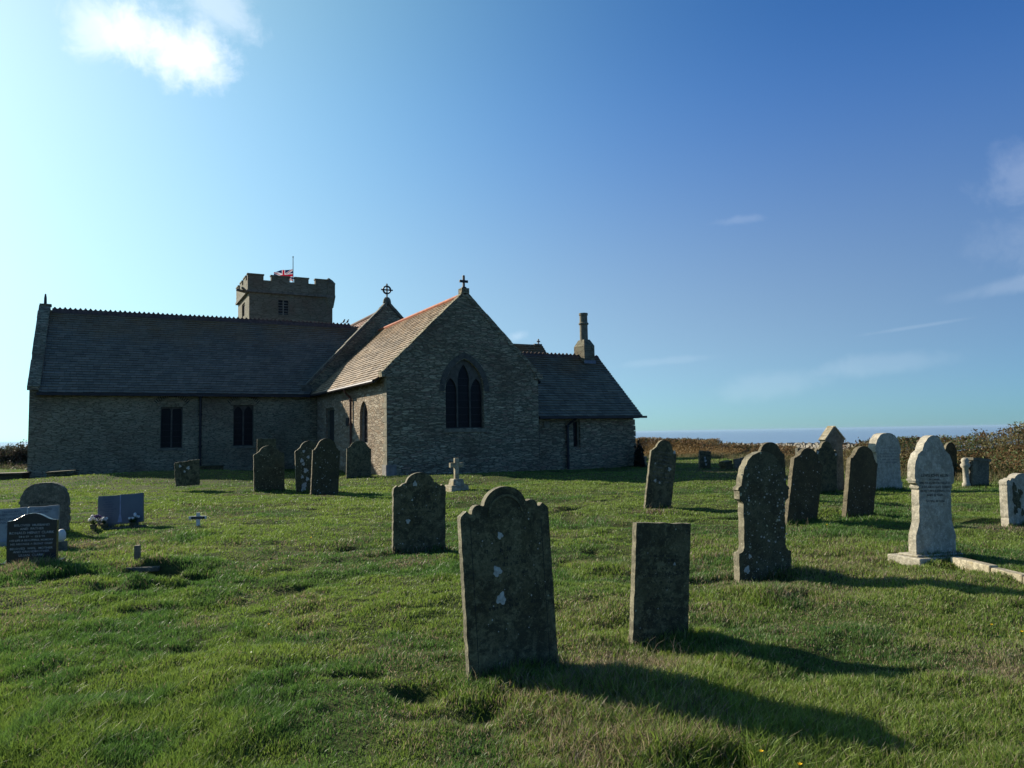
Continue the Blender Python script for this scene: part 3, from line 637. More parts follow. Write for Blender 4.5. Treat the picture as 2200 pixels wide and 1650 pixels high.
slates('vestry_roof', W(CW - .25, VL + 2 * AHW + .32, ve), W(sx - .02, VL + 2 * AHW + .32, ve), W(vr[0], VL + AHW, VZ), W(CW - 1.5, VL + AHW, VZ), M['slate_green'], church, .4, .8)
b = MB(); crest(b, W(CW - 1.4, VL + AHW, VZ + .02), W(vr[0], VL + AHW, VZ + .02), .22, .085); b.build('ridge_tiles', M['crest'], church, 'crested ridge tiles')
b = MB(); b.box(W(CW + .02, VL - .44, ve - .11), E1 * (sx - CW + .15), E2 * .12, EZ * .10); b.box(W(CW + .02, VL - .31, ve - .12), E1 * (sx - CW - .2), E2 * .3, EZ * .09); b.build('gutter', M['iron'], church)
b = MB(); q = pw(1220, 950, W(0, VL - .1), E1, nE)[0]; b.tube([W(q + .35, VL - .36, ve - .08), W(q, VL - .1, ve - .4)], .05); pipe(b, W(q, VL - .1, ve - .4), W(q, VL - .1, 0), .06); b.build('downpipe', M['iron'], church)
b = MB(); q2 = CW + .12; pipe(b, W(q2, VL - .08, ve - .05), W(q2, VL - .08, .3), .045); b.build('downpipe', M['iron'], church)
b = MB(); q = pw(1168, 912, PV, E1, nE); b.box(PV + E1 * q[0] + EZ * (q[1] - .14) + nE * .06, E1 * .26, -nE * .08, EZ * .28); b.build('meter_box', M['dressed'], church)
# chimney
CL0 = VL + AHW - .55; ca = pw(1256, 780, W(0, CL0), E1, nE); cb = pw(1278, 780, W(0, CL0), E1, nE); cw = cb[0] - ca[0]
zc = lambda y: pw(1262, y, W(0, CL0), E1, nE)[1]
b = MB(); zb0, zb1, zb2 = VZ - 1.0, zc(742), zc(728); c0 = ca[0]; dpth = .95; ctr = (c0 + cw / 2, CL0 + dpth / 2)
b.box(W(c0, CL0, zb0), E1 * cw, E2 * dpth, EZ * (zb1 - zb0))
def ringpts(k, z): return [W(ctr[0] + sx_ * cw / 2 * k, CL0 + dpth / 2 + sy_ * dpth / 2 * k, z) for sx_, sy_ in ((-1, -1), (1, -1), (1, 1), (-1, 1))]
b.add(ringpts(1, zb1) + ringpts(.56, zb2), [(0, 1, 5, 4), (1, 2, 6, 5), (2, 3, 7, 6), (3, 0, 4, 7), (4, 5, 6, 7)])
chim = b.build('chimney', M['tower'], church, 'stout stone stack with round shaft')
pc = W(ctr[0], ctr[1], 0); rr = cw * .33
b = MB(); b.lathe(pc, [(rr * 1.02, zb2 - .1), (rr, zc(700)), (rr, zc(696)), (rr * 1.25, zc(694)), (rr * 1.25, zc(691.5)), (rr * 1.0, zc(690)), (rr * .98, zc(676)), (rr * 1.12, zc(674)), (rr * 1.12, zc(670)), (rr * .8, zc(669.6)), (rr * .7, zc(675))], 16)
b.build('chimney_pot', M['dressed'], chim)
b = MB(); b.box(W(c0 - .03, CL0 - .05, zc(781)), E1 * (cw + .06), E2 * .06, EZ * .16); b.build('lead_flashing', plain('lead', (.13, .15, .18), .5), chim)

# tower --------------------------------------------------------------------
TC = at_y(535, 700, 60.6); TC[2] = 0; TWD = 6.95; TDP = 6.6
def T(s, l, z=0.0): return TC + E1 * s + E2 * l + EZ * z
def tq(px, py): return pw(px, py, TC, E1, nE)
def tl(px, py): return pw(px, py, TC, E2, nS)
zc1 = tq(535, 626)[1]; zcr = tq(535, 600)[1]; zm = tq(560, 592)[1]
bw = rect(tq(597, 660)[0], tq(621, 660)[0], tq(609, 677)[1], tq(609, 641)[1]); sw = rect(tl(526, 660)[0], tl(520, 660)[0], tl(523, 680)[1], tl(523, 652)[1])
b = MB(); wallface(b, TC, E1, nE, rect(0, TWD, -.5, zc1), [bw], .3); wallface(b, TC, E2, nS, rect(0, TDP, -.5, zc1), [sw], .3)
wallface(b, T(TWD, 0), E2, nN, rect(0, TDP, -.5, zc1)); wallface(b, T(0, TDP), E1, nW, rect(0, TWD, -.5, zc1))
b.build('tower', M['tower'], church, 'square west tower of grey stone')
b = MB(); pr = .15
b.box(T(-pr - .06, -pr - .06, zc1 - .06), E1 * (TWD + 2 * pr + .12), E2 * (TDP + 2 * pr + .12), EZ * .2)
b.build('string_course', M['coping'], church)
b = MB(); X0, X1, Y0, Y1 = -pr, TWD + pr, -pr, TDP + pr; th = .4; zt = zcr
for o_, ax, ay in ((T(X0, Y0), E1 * (X1 - X0), E2 * th), (T(X0, Y1 - th), E1 * (X1 - X0), E2 * th), (T(X0, Y0 + th), E1 * th, E2 * (Y1 - Y0 - 2 * th)), (T(X1 - th, Y0 + th), E1 * th, E2 * (Y1 - Y0 - 2 * th))):
    b.box(o_ + EZ * (zc1 + .14), ax, ay, EZ * (zt - zc1 - .14))
b.box(T(X0 + th, Y0 + th, zc1 + .2), E1 * (X1 - X0 - 2 * th), E2 * (Y1 - Y0 - 2 * th), EZ * .3)
b.build('parapet', M['tower'], church)
b = MB(); FW = X1 - X0; FD = Y1 - Y0
def merlon(o_, ax, ay):
    b.box(o_ + EZ * (zt - .01), ax, ay, EZ * (zm - zt)); uy = unit(ax); ux = unit(ay); b.box(o_ - uy * .05 - ux * .05 + EZ * (zm - .01), ax + uy * .1, ay + ux * .1, EZ * .11)
for a, c in ((0.0, .175), (.26, .47), (.53, .69), (.77, .93)): merlon(T(X0 + a * FW, Y0), E1 * (c - a) * FW, E2 * th); merlon(T(X0 + a * FW, Y1 - th), E1 * (c - a) * FW, E2 * th)
for a, c in ((.16, .36), (.47, .66), (.8, .94)): merlon(T(X0, Y0 + a * FD), E1 * th, E2 * (c - a) * FD); merlon(T(X1 - th, Y0 + a * FD), E1 * th, E2 * (c - a) * FD)
b.build('battlements', M['tower'], church)
b = MB(); b.lathe(T(X1 - .40, .30), [(.40, zc1 - .9), (.55, zc1 - .1), (.55, zt + .15), (.60, zt + .2), (.35, zt + .5), (.05, zt + .72)], 8, rot=AA + R(22.5)); b.build('stair_turret', M['tower'], church)
o = gwin('belfry_window', TC, E1, nE, bw, [rect(bw[0][0] + .05, (bw[0][0] + bw[1][0]) / 2 - .05, bw[0][1] + .05, bw[2][1] - .15), rect((bw[0][0] + bw[1][0]) / 2 + .05, bw[1][0] - .05, bw[0][1] + .05, bw[2][1] - .15)], 'dressed', .08, .05, 'void', lead=False)
b = MB(); k = 5
for i in range(k):
    z = bw[0][1] + .1 + i * (bw[2][1] - bw[0][1] - .3) / k; b = MB(); b.box(TC + E1 * bw[0][0] + EZ * z + nE * -.07, E1 * (bw[1][0] - bw[0][0]), -nE * .12 + EZ * .12, EZ * .03); b.build('louvre', M['coping'], o)
o = gwin('belfry_window', TC, E2, nS, sw, [rect(sw[0][0] + .05, sw[1][0] - .05, sw[0][1] + .05, sw[2][1] - .1)], 'dressed', .08, .05, 'void', lead=False)
b = MB(); b.tube([T(-pr, .9, zc1 + .1), T(-pr - .75, .9, zc1 + .25)], .12, 6); b.build('gargoyle', M['coping'], church); b = MB(); b.tube([T(-pr - .06, -pr - .06, zc1 - .1), T(-pr - .5, -pr - .5, zc1 + .15)], .1, 6); b.build('gargoyle', M['coping'], church)

# flag and pole ---------------------------------------------------------------
fp = at_y(629.5, 606, 63.2); ft = at_y(629.5, 553, 63.2); base = np.array([fp[0], fp[1], zc1 + .5])
pole = empty('flagpole', base, 'thin flagpole on the church tower flying a red, white and blue flag at half height', 'flagpole')
b = MB(); b.tube([base, (fp[0], fp[1], ft[2])], .045, 8, .03); b.ball((fp[0], fp[1], ft[2] + .04), .07, 1); b.build('pole', M['white_paint'] if False else plain('pole_grey', (.16, .17, .17), .5), pole)
fcol = [plain('flag_blue', (.012, .018, .09), .7, .1, trans=.25), plain('flag_white', (.62, .62, .64), .7, .05, trans=.3), plain('flag_red', (.42, .012, .03), .7, .1, trans=.3)]
nu, nv = 60, 30; f0 = at_y(629, 579.5, 63.2); f1 = at_y(629, 601, 63.2); hgt = f0[2] - f1[2] + .15; wid = 1.72
V = []
for j in range(nv + 1):
    for i in range(nu + 1):
        u = i / nu; v = j / nv
        V.append(np.array([fp[0], fp[1], f1[2] - .12 + hgt * v]) + np.array([-.93, -.35, 0]) * wid * u * .93 + EZ * (-.30 * u ** 1.3 - .05 * math.sin(u * 9) * u) + np.array([.3, -.95, 0]) * (.10 * math.sin(u * 8 + v * 2.2) * (u ** .6)))
b = MB(); 
def fc(u, v):
    x = (u - .5) * 60; y = (v - .5) * 30
    if abs(x) < 3 or abs(y) < 3: return 2
    if abs(x) < 5 or abs(y) < 5: return 1
    d1 = (x * 30 - y * 60) / math.hypot(30, 60); d2 = (x * 30 + y * 60) / math.hypot(30, 60)
    for d, s_ in ((d1, 1 if x > 0 else -1), (d2, -1 if x > 0 else 1)):
        if abs(d) < 3: return 2 if 0 < d * s_ < 2 else 1
    return 0
fl = MB(); fl.v = [tuple(p) for p in V]
for j in range(nv):
    for i in range(nu):
        k = j * (nu + 1) + i; fl.f.append((k, k + 1, k + nu + 2, k + nu + 1)); fl.c.append(None); fl.mi.append(fc((i + .5) / nu, (j + .5) / nv))
fl.build('flag', fcol, pole, smooth=True)

# two small birds on the transept ridge ------------------------------------------
for k, (px, lab) in enumerate(((738.5, 'left of the two small dark birds perched on the transept ridge'), (746.5, 'right of the two small dark birds on the transept ridge, nearer the nave roof'))):
    q = pw(px, 700, W(0, TO + THW), E1, nE); p = W(q[0], TO + THW, TZR + .10)
    b = MB(); b.tube([p + EZ * .03 - E1 * .10, p + EZ * .08 - E1 * .03, p + EZ * .16 + E1 * .01, p + EZ * .24 + E1 * .04, p + EZ * .29 + E1 * .07], [.015, .05, .07, .045, .03], 8)
    b.ball(p + EZ * .30 + E1 * .06, .045, 1); b.tube([p + EZ * .30 + E1 * .09, p + EZ * .295 + E1 * .15], .014, 5, .003); b.tube([p + EZ * .08, p - EZ * .02], .01, 4); b.tube([p - E1 * .08 + EZ * .04, p - E1 * .2 - EZ * .02], .03, 5, .02)
    b.v = [tuple(p + (np.array(q_) - p) * np.array([.85, .85, .72])) for q_ in b.v]
    o = b.build('bird', M['bird'], None, None, p, smooth=True); tag(o, lab, 'bird', 'birds on the ridge')

# ------------------------------------------------------------------ gravestones
def sym(half):
    """mirror a right-hand half profile (u 0..1, v) running bottom -> top"""
    return half + [(-u, v) for u, v in half[::-1] if abs(u) > 1e-6]
def arcpts(uc, vc, ru, rv, a0, a1, n): return [(uc + ru * math.cos(R(a0 + (a1 - a0) * i / n)), vc + rv * math.sin(R(a0 + (a1 - a0) * i / n))) for i in range(n + 1)]
PROF = {
    'rect': sym([(1, -.3), (1, 1)]),
    'cherub': sym([(1, -.3), (1, .845), (.985, .862), (.86, .888), (.80, .872), (.75, .868)] + arcpts(.60, .872, .15, .042, 0, 120, 5) + [(.50, .905)] + arcpts(0, .885, .485, .115, 12, 90, 9)),
    'ears': sym([(1, -.3), (1, .80), (.98, .815), (.87, .845), (.82, .828), (.74, .838), (.66, .862), (.57, .872), (.54, .875)] + arcpts(0, .86, .53, .14, 8, 90, 9)),
    'shoulder': sym([(1, -.3), (1, .80), (.93, .822), (.86, .826), (.78, .845), (.70, .862), (.66, .87)] + arcpts(0, .84, .64, .16, 14, 90, 9)),
    'stepped': sym([(1, -.3), (1, .79), (.86, .80), (.80, .83), (.72, .845), (.70, .875)] + arcpts(0, .86, .66, .14, 10, 90, 9)),
    'round': sym([(1, -.3), (1, .55), (.985, .68), (.94, .77), (.86, .85), (.74, .91), (.58, .955), (.38, .985), (.18, .997), (0, 1)]),
    'halfround': sym([(.97, -.3), (1, .70)] + arcpts(0, .70, 1.0, .30, 5, 90, 10)),
    'serpent': sym([(1, -.3), (1, .86), (.90, .862), (.75, .875), (.6, .905), (.45, .945), (.3, .978), (.15, .995), (0, 1)]),
    'lugged': sym([(1.0, -.3), (1.0, .225), (.90, .232), (.84, .245), (.80, .275), (.80, .60), (.84, .615), (.95, .635), (.96, .70), (1.0, .705), (.97, .725), (.87, .738), (.84, .78), (.76, .86), (.62, .925), (.42, .972), (.2, .993), (0, 1)]),
    'ogee': sym([(1.0, -.3), (1.0, .20), (.94, .235), (.88, .27), (.82, .31), (.80, .56), (.85, .57), (.87, .59), (.84, .60), (.97, .615), (.99, .64), (.98, .735), (.92, .79), (.80, .845), (.64, .868), (.58, .875), (.57, .885), (.47, .935), (.30, .975), (.15, .993), (0, 1)]),
    'pointed': sym([(.95, -.3), (1, .12), (.9, .16), (.85, .62), (.95, .66), (.93, .76), (.78, .88), (.52, .965), (.26, .993), (0, 1)]),
    'gable': sym([(.72, -.3), (.72, .10), (.66, .12), (.66, .72), (.84, .765), (.84, .80), (.12, .985), (0, 1)]),
    'slim': sym([(.9, -.3), (.9, .78), (.66, .91), (.3, .985), (0, 1)]),
}
FEET = []
def stone(px0, px1, pyb, tx, ty, prof, mat, label, thick=.07, yaw=28, name='headstone', lean=0.0, group=None, top=None, jit=.0028, cat='gravestone', ymid=None, bevel=.006, parent=None, plab=None):
    """headstone whose face stands at its own measured distance; returns (object, placing function)"""
    g = at_ground(0.5 * (px0 + px1), pyb); z0 = Hs(g[0], g[1]); g = at_ground(0.5 * (px0 + px1), pyb, z0)
    a = R(yaw); U = np.array([math.cos(a), math.sin(a), 0]); n = np.array([math.sin(a), -math.cos(a), 0])
    n = unit(n + EZ * math.sin(R(lean)))
    ym = ymid if ymid is not None else pyb
    l = on_plane(px0, ym, g, n); r = on_plane(px1, ym, g, n); wd = float(np.dot(r - l, U)) / 2
    t = on_plane(tx, ty, g, n); axis = t - g; ht = np.linalg.norm(axis); ax = axis / ht; side = np.cross(ax, n); side = side if np.dot(side, U) > 0 else -side
    side = unit(side)
    def place(u, v, out=0.0): return g + side * (u * wd) + ax * (v * ht) + n * out
    pr = PROF[prof] if isinstance(prof, str) else prof
    # densify and roughen the outline
    q = []
    for i in range(len(pr)):
        p0 = np.array(pr[i]); p1 = np.array(pr[(i + 1) % len(pr)]); d = np.linalg.norm((p1 - p0) * (wd, ht)); k = max(1, int(d / .035)) if jit > 0 else 1
        for j in range(k):
            p = p0 + (p1 - p0) * j / k
            if j: p = p + np.array([rnd.gauss(0, jit) / wd, rnd.gauss(0, jit) / ht])
            q.append(p)
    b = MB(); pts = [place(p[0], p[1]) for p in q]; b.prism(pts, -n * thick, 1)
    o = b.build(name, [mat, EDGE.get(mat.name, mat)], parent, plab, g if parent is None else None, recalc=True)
    md = o.modifiers.new('bevel', 'BEVEL'); md.width = bevel; md.segments = 2; md.limit_method = 'ANGLE'; md.angle_limit = R(50)
    FEET.append((g, side, wd, n))
    if parent is None: tag(o, label, cat, group)
    return o, dict(g=g, n=n, side=side, ax=ax, wd=wd, ht=ht, place=place, thick=thick)
def text_mesh(body, size, bold=0.0):
    cu = bpy.data.curves.new('lettering', 'FONT'); cu.body = body; cu.size = size; cu.align_x = 'CENTER'; cu.offset = bold; cu.resolution_u = 2
    o = bpy.data.objects.new('lettering', cu); COL.objects.link(o); dg = bpy.context.evaluated_depsgraph_get(); me = bpy.data.meshes.new_from_object(o.evaluated_get(dg))
    V = [tuple(v.co) for v in me.vertices]; F = [tuple(p.vertices) for p in me.polygons]
    bpy.data.objects.remove(o); bpy.data.meshes.remove(me); bpy.data.curves.remove(cu); return V, F
def inscribe(o, pl, lines, mat, out=.0015, u_off=0.0, name='inscription', bold=0.0):
    """lines: (text, v of baseline, cap height as share of stone height, max half-width share)"""
    b = MB()
    for body, v, hh, mw in lines:
        V, F = text_mesh(body, 1.0, bold); xs = [p[0] for p in V]; wv = max(xs) - min(xs); cx = (max(xs) + min(xs)) / 2
        sc = hh * pl['ht'] / .7; sx_ = min(sc * 1.1, 2 * mw * pl['wd'] / wv)
        b.add([pl['place'](u_off, v, out) + pl['side'] * ((p[0] - cx) * sx_) + pl['ax'] * (p[1] * sc) for p in V], F)
    return b.build(name, mat, o)
def worn_rows(o, pl, rows, mat, seed=1, out=.0015, dens=.75):
    """rows of weathered letter strokes too worn to read: (v, height share, half-width share)"""
    rr_ = random.Random(seed); b = MB()
    for v, hh, mw in rows:
        h = hh * pl['ht']; x = -mw * pl['wd']
        while x < mw * pl['wd']:
            if rr_.random() < dens:
                st = h * .16
                for dx, k in ((0, rr_.random()), (h * .35, rr_.random())):
                    if k < .75:
                        p = pl['place'](0, v, out) + pl['side'] * (x + dx) + pl['ax'] * (h * .2 * rr_.random()); hh2 = h * (.45 + .5 * rr_.random())
                        b.add([p, p + pl['side'] * st, p + pl['side'] * (st + h * .1 * rr_.random()) + pl['ax'] * hh2, p + pl['ax'] * hh2], [(0, 1, 2, 3)])
                if rr_.random() < .5:
                    p = pl['place'](0, v, out) + pl['side'] * x + pl['ax'] * (h * rr_.random() * .7); b.add([p, p + pl['side'] * h * .4, p + pl['side'] * h * .4 + pl['ax'] * st * .7, p + pl['ax'] * st * .7], [(0, 1, 2, 3)])
            x += h * (.7 if rr_.random() > .16 else 1.3)
    return b.build('inscription', mat, o) if b.v else None
def blotch(o, pl, spots, mat, name='lichen_patch'):
    """irregular thin crusts of lichen: (u, v, radius in m)"""
    for u, v, r_ in spots:
        b = MB(); n_ = 30; ph = rnd.random() * 9; c = pl['place'](u, v, .002)
        ring = [c + (pl['side'] * math.cos(2 * math.pi * k / n_) + pl['ax'] * 1.12 * math.sin(2 * math.pi * k / n_)) * r_ * (1 + .20 * math.sin(3 * k / n_ * 6.28 + ph) + .13 * math.sin(5 * k / n_ * 6.28 + 2 * ph) + .05 * math.sin(9 * k / n_ * 6.28 + ph) + .05 * rnd.random()) for k in range(n_)]
        b.add([c + pl['n'] * .003] + ring, [(0, k + 1, (k + 1) % n_ + 1) for k in range(n_)]); b.build(name, mat, o)
def specks(o, pl, n_, r0, r1, mat, umax=.85, vmax=.9, name='lichen_specks', seed=3):
    rr_ = random.Random(seed); b = MB()
    for _ in range(n_):
        u = rr_.uniform(-umax, umax); v = rr_.uniform(.03, vmax) ; r_ = r0 + (r1 - r0) * rr_.random() ** 3; c = pl['place'](u, v, .0015 + rr_.random() * .001); k = 7; ph = rr_.random() * 6
        b.add([c + (pl['side'] * math.cos(ph + 6.283 * i / k) + pl['ax'] * math.sin(ph + 6.283 * i / k)) * r_ * (.7 + .5 * rr_.random()) for i in range(k)], [tuple(range(k))])
    return b.build(name, mat, o)
M['lichen'] = plain('pale_lichen', (0.40, 0.40, 0.34), 0.95, .3, 40)
GR = 'gravestones in the churchyard'
# two big stones in front
o, p1 = stone(1012, 1203, 1440, 1083, 1045, 'cherub', M['dark_pale'], 'tall leaning dark headstone nearest the viewer, scrolled shoulders and three white lichen blotches', .055, 28, jit=.0014, ymid=1440, group=GR, lean=1)
for s_ in (-1, 1): b = MB(); a = p1['place'](s_ * .80, .0, .001); c = p1['place'](s_ * .80, .80, .001); b.add([a, a + p1['side'] * .004, c + p1['side'] * .004, c], [(0, 1, 2, 3)]); b.build('border_line', M['engraved'], o)
blotch(o, p1, [(-.16, .735, .020), (-.27, .545, .030), (-.22, .395, .034)], M['lichen'])
rr0 = arcpts(0, .845, .36, .10, 0, 180, 14); rr1 = arcpts(0, .845, .40, .112, 0, 180, 14); b = MB()
for i in range(14):
    pts = [p1['place'](*q) for q in (rr0[i], rr0[i + 1], rr1[i + 1], rr1[i])]; b.prism(pts, p1['n'] * .006)
b.build('carved_arch', M['dark_pale'], o)
worn_rows(o, p1, [(.645, .026, .5), (.60, .02, .45), (.565, .024, .5), (.51, .02, .4), (.37, .02, .45), (.34, .02, .5)], M['engraved'], 3, dens=.55)
specks(o, p1, 70, .0015, .007, M['lichen'])
o, p2 = stone(1360, 1479, 1390, 1427, 1124, 'rect', M['dark_pale'], 'plain rectangular dark headstone with square top, second nearest to the viewer', .055, 24, ymid=1390, jit=.002, group=GR)
inscribe(o, p2, [('Gilbert', .565, .035, .38)], M['engraved'], u_off=-.45); inscribe(o, p2, [('John Slee', .575, .034, .40)], M['engraved'], u_off=.42)
worn_rows(o, p2, [(.72, .03, .5), (.68, .03, .75), (.62, .025, .6), (.51, .026, .55), (.46, .02, .3), (.38, .02, .5), (.30, .02, .65), (.25, .018, .5), (.21, .02, .6)], M['engraved'], 9, dens=.6)
blotch(o, p2, [(.42, .665, .010)], M['lichen'])
specks(o, p2, 40, .0012, .005, M['lichen'], seed=5)
o, p3 = stone(845, 958, 1188, 903, 1015, 'ears', M['dark_pale'], 'squat dark headstone with round head and eared shoulders, standing left of the tallest leaning stone', .06, 28, ymid=1188, group=GR)
worn_rows(o, p3, [(.68, .035, .5), (.60, .026, .7), (.545, .026, .6), (.5, .02, .7), (.43, .02, .5), (.38, .02, .6)], M['engraved'], 5, dens=.6)
blotch(o, p3, [(-.45, .40, .028), (-.3, .66, .012), (-.2, .86, .03)], M['lichen'])
specks(o, p3, 60, .003, .012, M['lichen'], seed=6)
# middle distance, left of the chancel
o, p = stone(546, 612, 1055, 578, 957, 'shoulder', M['dark_spotted'], 'speckled dark headstone with round head, in front of a square slab near the transept', .07, 28, group=GR)
o, p = stone(552, 593, 1030, 573, 943, 'rect', M['dark_pale'], 'plain square slab half hidden behind the speckled round-headed stone near the transept', .06, 24, jit=.002, group=GR)
o, p = stone(637, 698, 1056, 664, 947, 'shoulder', M['dark_spotted'], 'headstone with large white lichen spots, partly hidden by its taller mossy neighbour', .07, 30, group=GR)
blotch(o, p, [(-.4, .8, .035), (-.55, .62, .05), (-.45, .55, .04), (-.3, .42, .06), (-.55, .30, .04), (-.2, .25, .05), (-.42, .14, .065), (-.5, .05, .07), (-.1, .68, .04)], M['lichen'])
o, p = stone(668, 727, 1065, 703, 942, 'stepped', M['brown'], 'tall mossy brown headstone overlapping the lichen-spotted one, left of the chancel', .08, 30, group=GR)
specks(o, p, 60, .006, .02, M['lichen'], seed=12)
o, p = stone(744, 797, 1026, 772, 947, 'stepped', M['dark_pale'], 'headstone tilted to the right, close to the sunlit chancel side wall', .07, 22, group=GR, lean=5)
b = None
o, p = stone(376, 429, 1031, 401, 990, [(1, -.3), (1.06, 1.03), (.3, 1.01), (-1, .92), (-.97, -.3)], M['dark_pale'], 'low broken square headstone with pale blotches, in front of the transept downpipe', .08, 26, jit=.006, group=GR)
blotch(o, p, [(-.55, .75, .035), (.1, .62, .045), (-.2, .45, .03)], M['lichen'])
# right-hand group
o, p = stone(1386, 1442, 1090, 1430, 945, 'shoulder', M['dark_pale'], 'narrow headstone leaning right, alone in front of the vestry shadow', .06, 24, group=GR, ymid=1090)
worn_rows(o, p, [(.80, .02, .6), (.74, .02, .7), (.69, .02, .7), (.63, .02, .7), (.57, .02, .6), (.50, .02, .7), (.44, .02, .7), (.37, .02, .6)], M['engraved_mid'], 15, dens=.85)
blotch(o, p, [(.55, .58, .035), (-.45, .38, .03), (-.1, .36, .022), (-.6, .63, .016), (.8, .84, .03)], M['lichen'])
o, p = stone(1590, 1702, 1250, 1640, 970, 'lugged', M['dark_spotted'], 'big dark headstone with stepped base and side lugs, speckled with lichen', .10, 20, group=GR, ymid=1250)
blotch(o, p, [(-.72, .10, .035), (.1, .02, .018), (.35, .05, .022), (-.6, .20, .02)], M['lichen'])
specks(o, p, 190, .003, .013, M['lichen'], seed=8)
o, p = stone(1632, 1692, 1078, 1654, 950, 'stepped', M['brown'], 'round-headed dark stone peeping over the big lugged headstone', .08, 22, group=GR)
o, p = stone(1692, 1756, 1116, 1741, 963, 'shoulder', M['brown'], 'dark leaning headstone just right of the big lugged one', .08, 26, group=GR, ymid=1116)
specks(o, p, 60, .004, .014, M['lichen'], seed=9)
o, p = stone(1753, 1798, 1062, 1776, 948, 'ears', M['dark'], 'dark headstone with eared shoulders before the gabled stone', .08, 26, group=GR, ymid=1062)
blotch(o, p, [(-.85, .78, .035), (.9, .76, .03)], M['lichen'])
o, p = stone(1774, 1824, 1055, 1792, 917, 'gable', M['granite'], 'tall pale stone with a pointed gabled top yellow with lichen', .16, 30, group=GR, ymid=1055)
b = MB()
for s_ in (-1, 1):
    a = p['place'](s_ * .86, .79, .02); c = p['place'](0, 1.0, .02); up = unit(np.cross(c - a, p['n'])); up = up if up[2] > 0 else -up; b.box(a, c - a, -p['n'] * .20, up * .035)
b.build('gabled_cap', M['white_mossy'], o, 'lichen-yellowed gabled cap')
o, p = stone(1818, 1877, 1108, 1860, 959, 'stepped', M['brown'], 'plain dark brown headstone with round head, between two pale marble stones', .09, 24, group=GR, ymid=1108)
specks(o, p, 40, .004, .014, M['lichen'], vmax=.45, seed=10)
o, p = stone(1882, 1940, 1052, 1907, 930, 'pointed', M['white'], 'grey marble headstone with pointed arch top, behind the brown one', .22, 26, group=GR, ymid=1052)
worn_rows(o, p, [(.72, .02, .5), (.67, .02, .6), (.62, .02, .6), (.57, .02, .6), (.52, .02, .6), (.47, .02, .6)], M['letters_dark'], 20, dens=.9)
wm = empty('headstone', at_ground(2010, 1206), 'tall white marble headstone with stepped ogee top and splayed base, largest pale stone', 'gravestone', GR)
o, p = stone(1970, 2056, 1204, 2006, 935, 'ogee', M['white'], '', .10, 24, parent=wm, ymid=1200, name='tablet')
inscribe(o, p, [('LEWIS JOHN ALLIN', .665, .024, .72), ('OF CORNWALL', .636, .013, .30), ('WHO WAS ACCIDENTALLY KILLED AT', .606, .019, .78), ('THE DELABOLE SLATE QUARRY', .574, .019, .78), ('ON OCTOBER ELEVENTH 1916,', .542, .019, .76), ('AGED 32 YEARS.', .510, .019, .42), ('THY WILL BE DONE.', .462, .017, .50)], M['engraved'], name='inscription', bold=.012)
b = MB(); g = p['g']
for z0, z1, k, kd in ((-.15, .055, 1.36, .36), (.055, .08, 1.14, .22)):
    c_ = g - p['n'] * .075 + EZ * z0; b.box(c_ - p['side'] * p['wd'] * k - np.array(p['n']) * -kd * .6, p['side'] * 2 * p['wd'] * k, -np.array(p['n']) * kd * 1.2, EZ * (z1 - z0))
b.build('plinth', M['white'], wm, bevel=.02)
b = MB(); s_ = -1
for v0, v1, o_ in ((.63, .645, .02), (.575, .59, .015)):
    a = p['place'](-1.0 if v0 > .6 else -.86, v0, .012); b.box(a, p['side'] * .05, -p['n'] * (p['thick'] + .024), p['ax'] * (v1 - v0) * p['ht'])
b.build('moulding', M['white'], wm)
o, p = stone(2030, 2058, 1030, 2043, 950, 'slim', M['dark'], 'small dark pointed stone half hidden behind the big white marble one', .08, 24, group=GR)
col = empty('headstone', at_ground(2100, 1048), 'short pale square marker with a rounded corner column, before the hedge', 'gravestone', GR)
o, p = stone(2090, 2125, 1046, 2108, 986, 'rect', M['granite'], '', .24, 20, parent=col, name='tablet')
b = MB(); c_ = p['place'](-1.25, 0, -.12); hh = p['ht']; b.lathe(c_, [(.10, -.05), (.10, .06), (.075, .09), (.07, hh * .62), (.11, hh * .68), (.12, hh * .76), (.08, hh * .82), (.10, hh * .9), (.07, hh * .98), (.02, hh)], 12)
b.build('column', M['white'], col, smooth=True)
b = MB(); b.box(p['place'](-1.1, .93, .03), p['side'] * p['wd'] * 2.25, -p['n'] * .3, p['ax'] * .07); b.build('cap', M['granite'], col)
o, p = stone(2168, 2236, 1122, 2196, 1017, 'cherub', M['white'], 'white marble headstone with black lichen patches at the right edge', .12, 26, group=GR, ymid=1122)
blotch(o, p, [(-.55, .72, .06), (-.5, .52, .09), (-.35, .38, .07), (-.55, .25, .05), (-.2, .60, .06), (-.1, .2, .05)], M['dark'], 'moss_patch')
o, p = stone(1503, 1527, 1007, 1516, 969, 'rect', M['dark'], 'small far dark upright slab with white marks, near the bracken', .1, 20, group=GR, jit=.01)
blotch(o, p, [(-.1, .62, .035), (.0, .45, .05), (.15, .25, .04)], M['lichen'])
o, p = stone(1580, 1608, 1008, 1590, 984, 'rect', M['granite'], 'little far grey headstone tilted left beside a stack of slates', .06, 20, group=GR, jit=.01)
b = MB(); g_ = p['place'](-2.3, 0, -.1); z = -.1
while z < .38:
    t_ = .05 + .04 * rnd.random(); b.box(g_ + EZ * z + p['side'] * .08 * rnd.random() - p['n'] * (.05 * rnd.random()), p['side'] * (.34 + .12 * rnd.random()), -p['n'] * .4, EZ * (t_ - .01)); z += t_
tag(b.build('slate_pile', M['dark'], origin=g_), 'stack of dark slates left of the little tilted headstone', 'slate pile')
o, p = stone(1714, 1735, 1040, 1724, 963, 'rect', M['granite'], 'pale square-topped stone by the dry stone wall, seen between two dark headstones', .1, 20, group=GR)
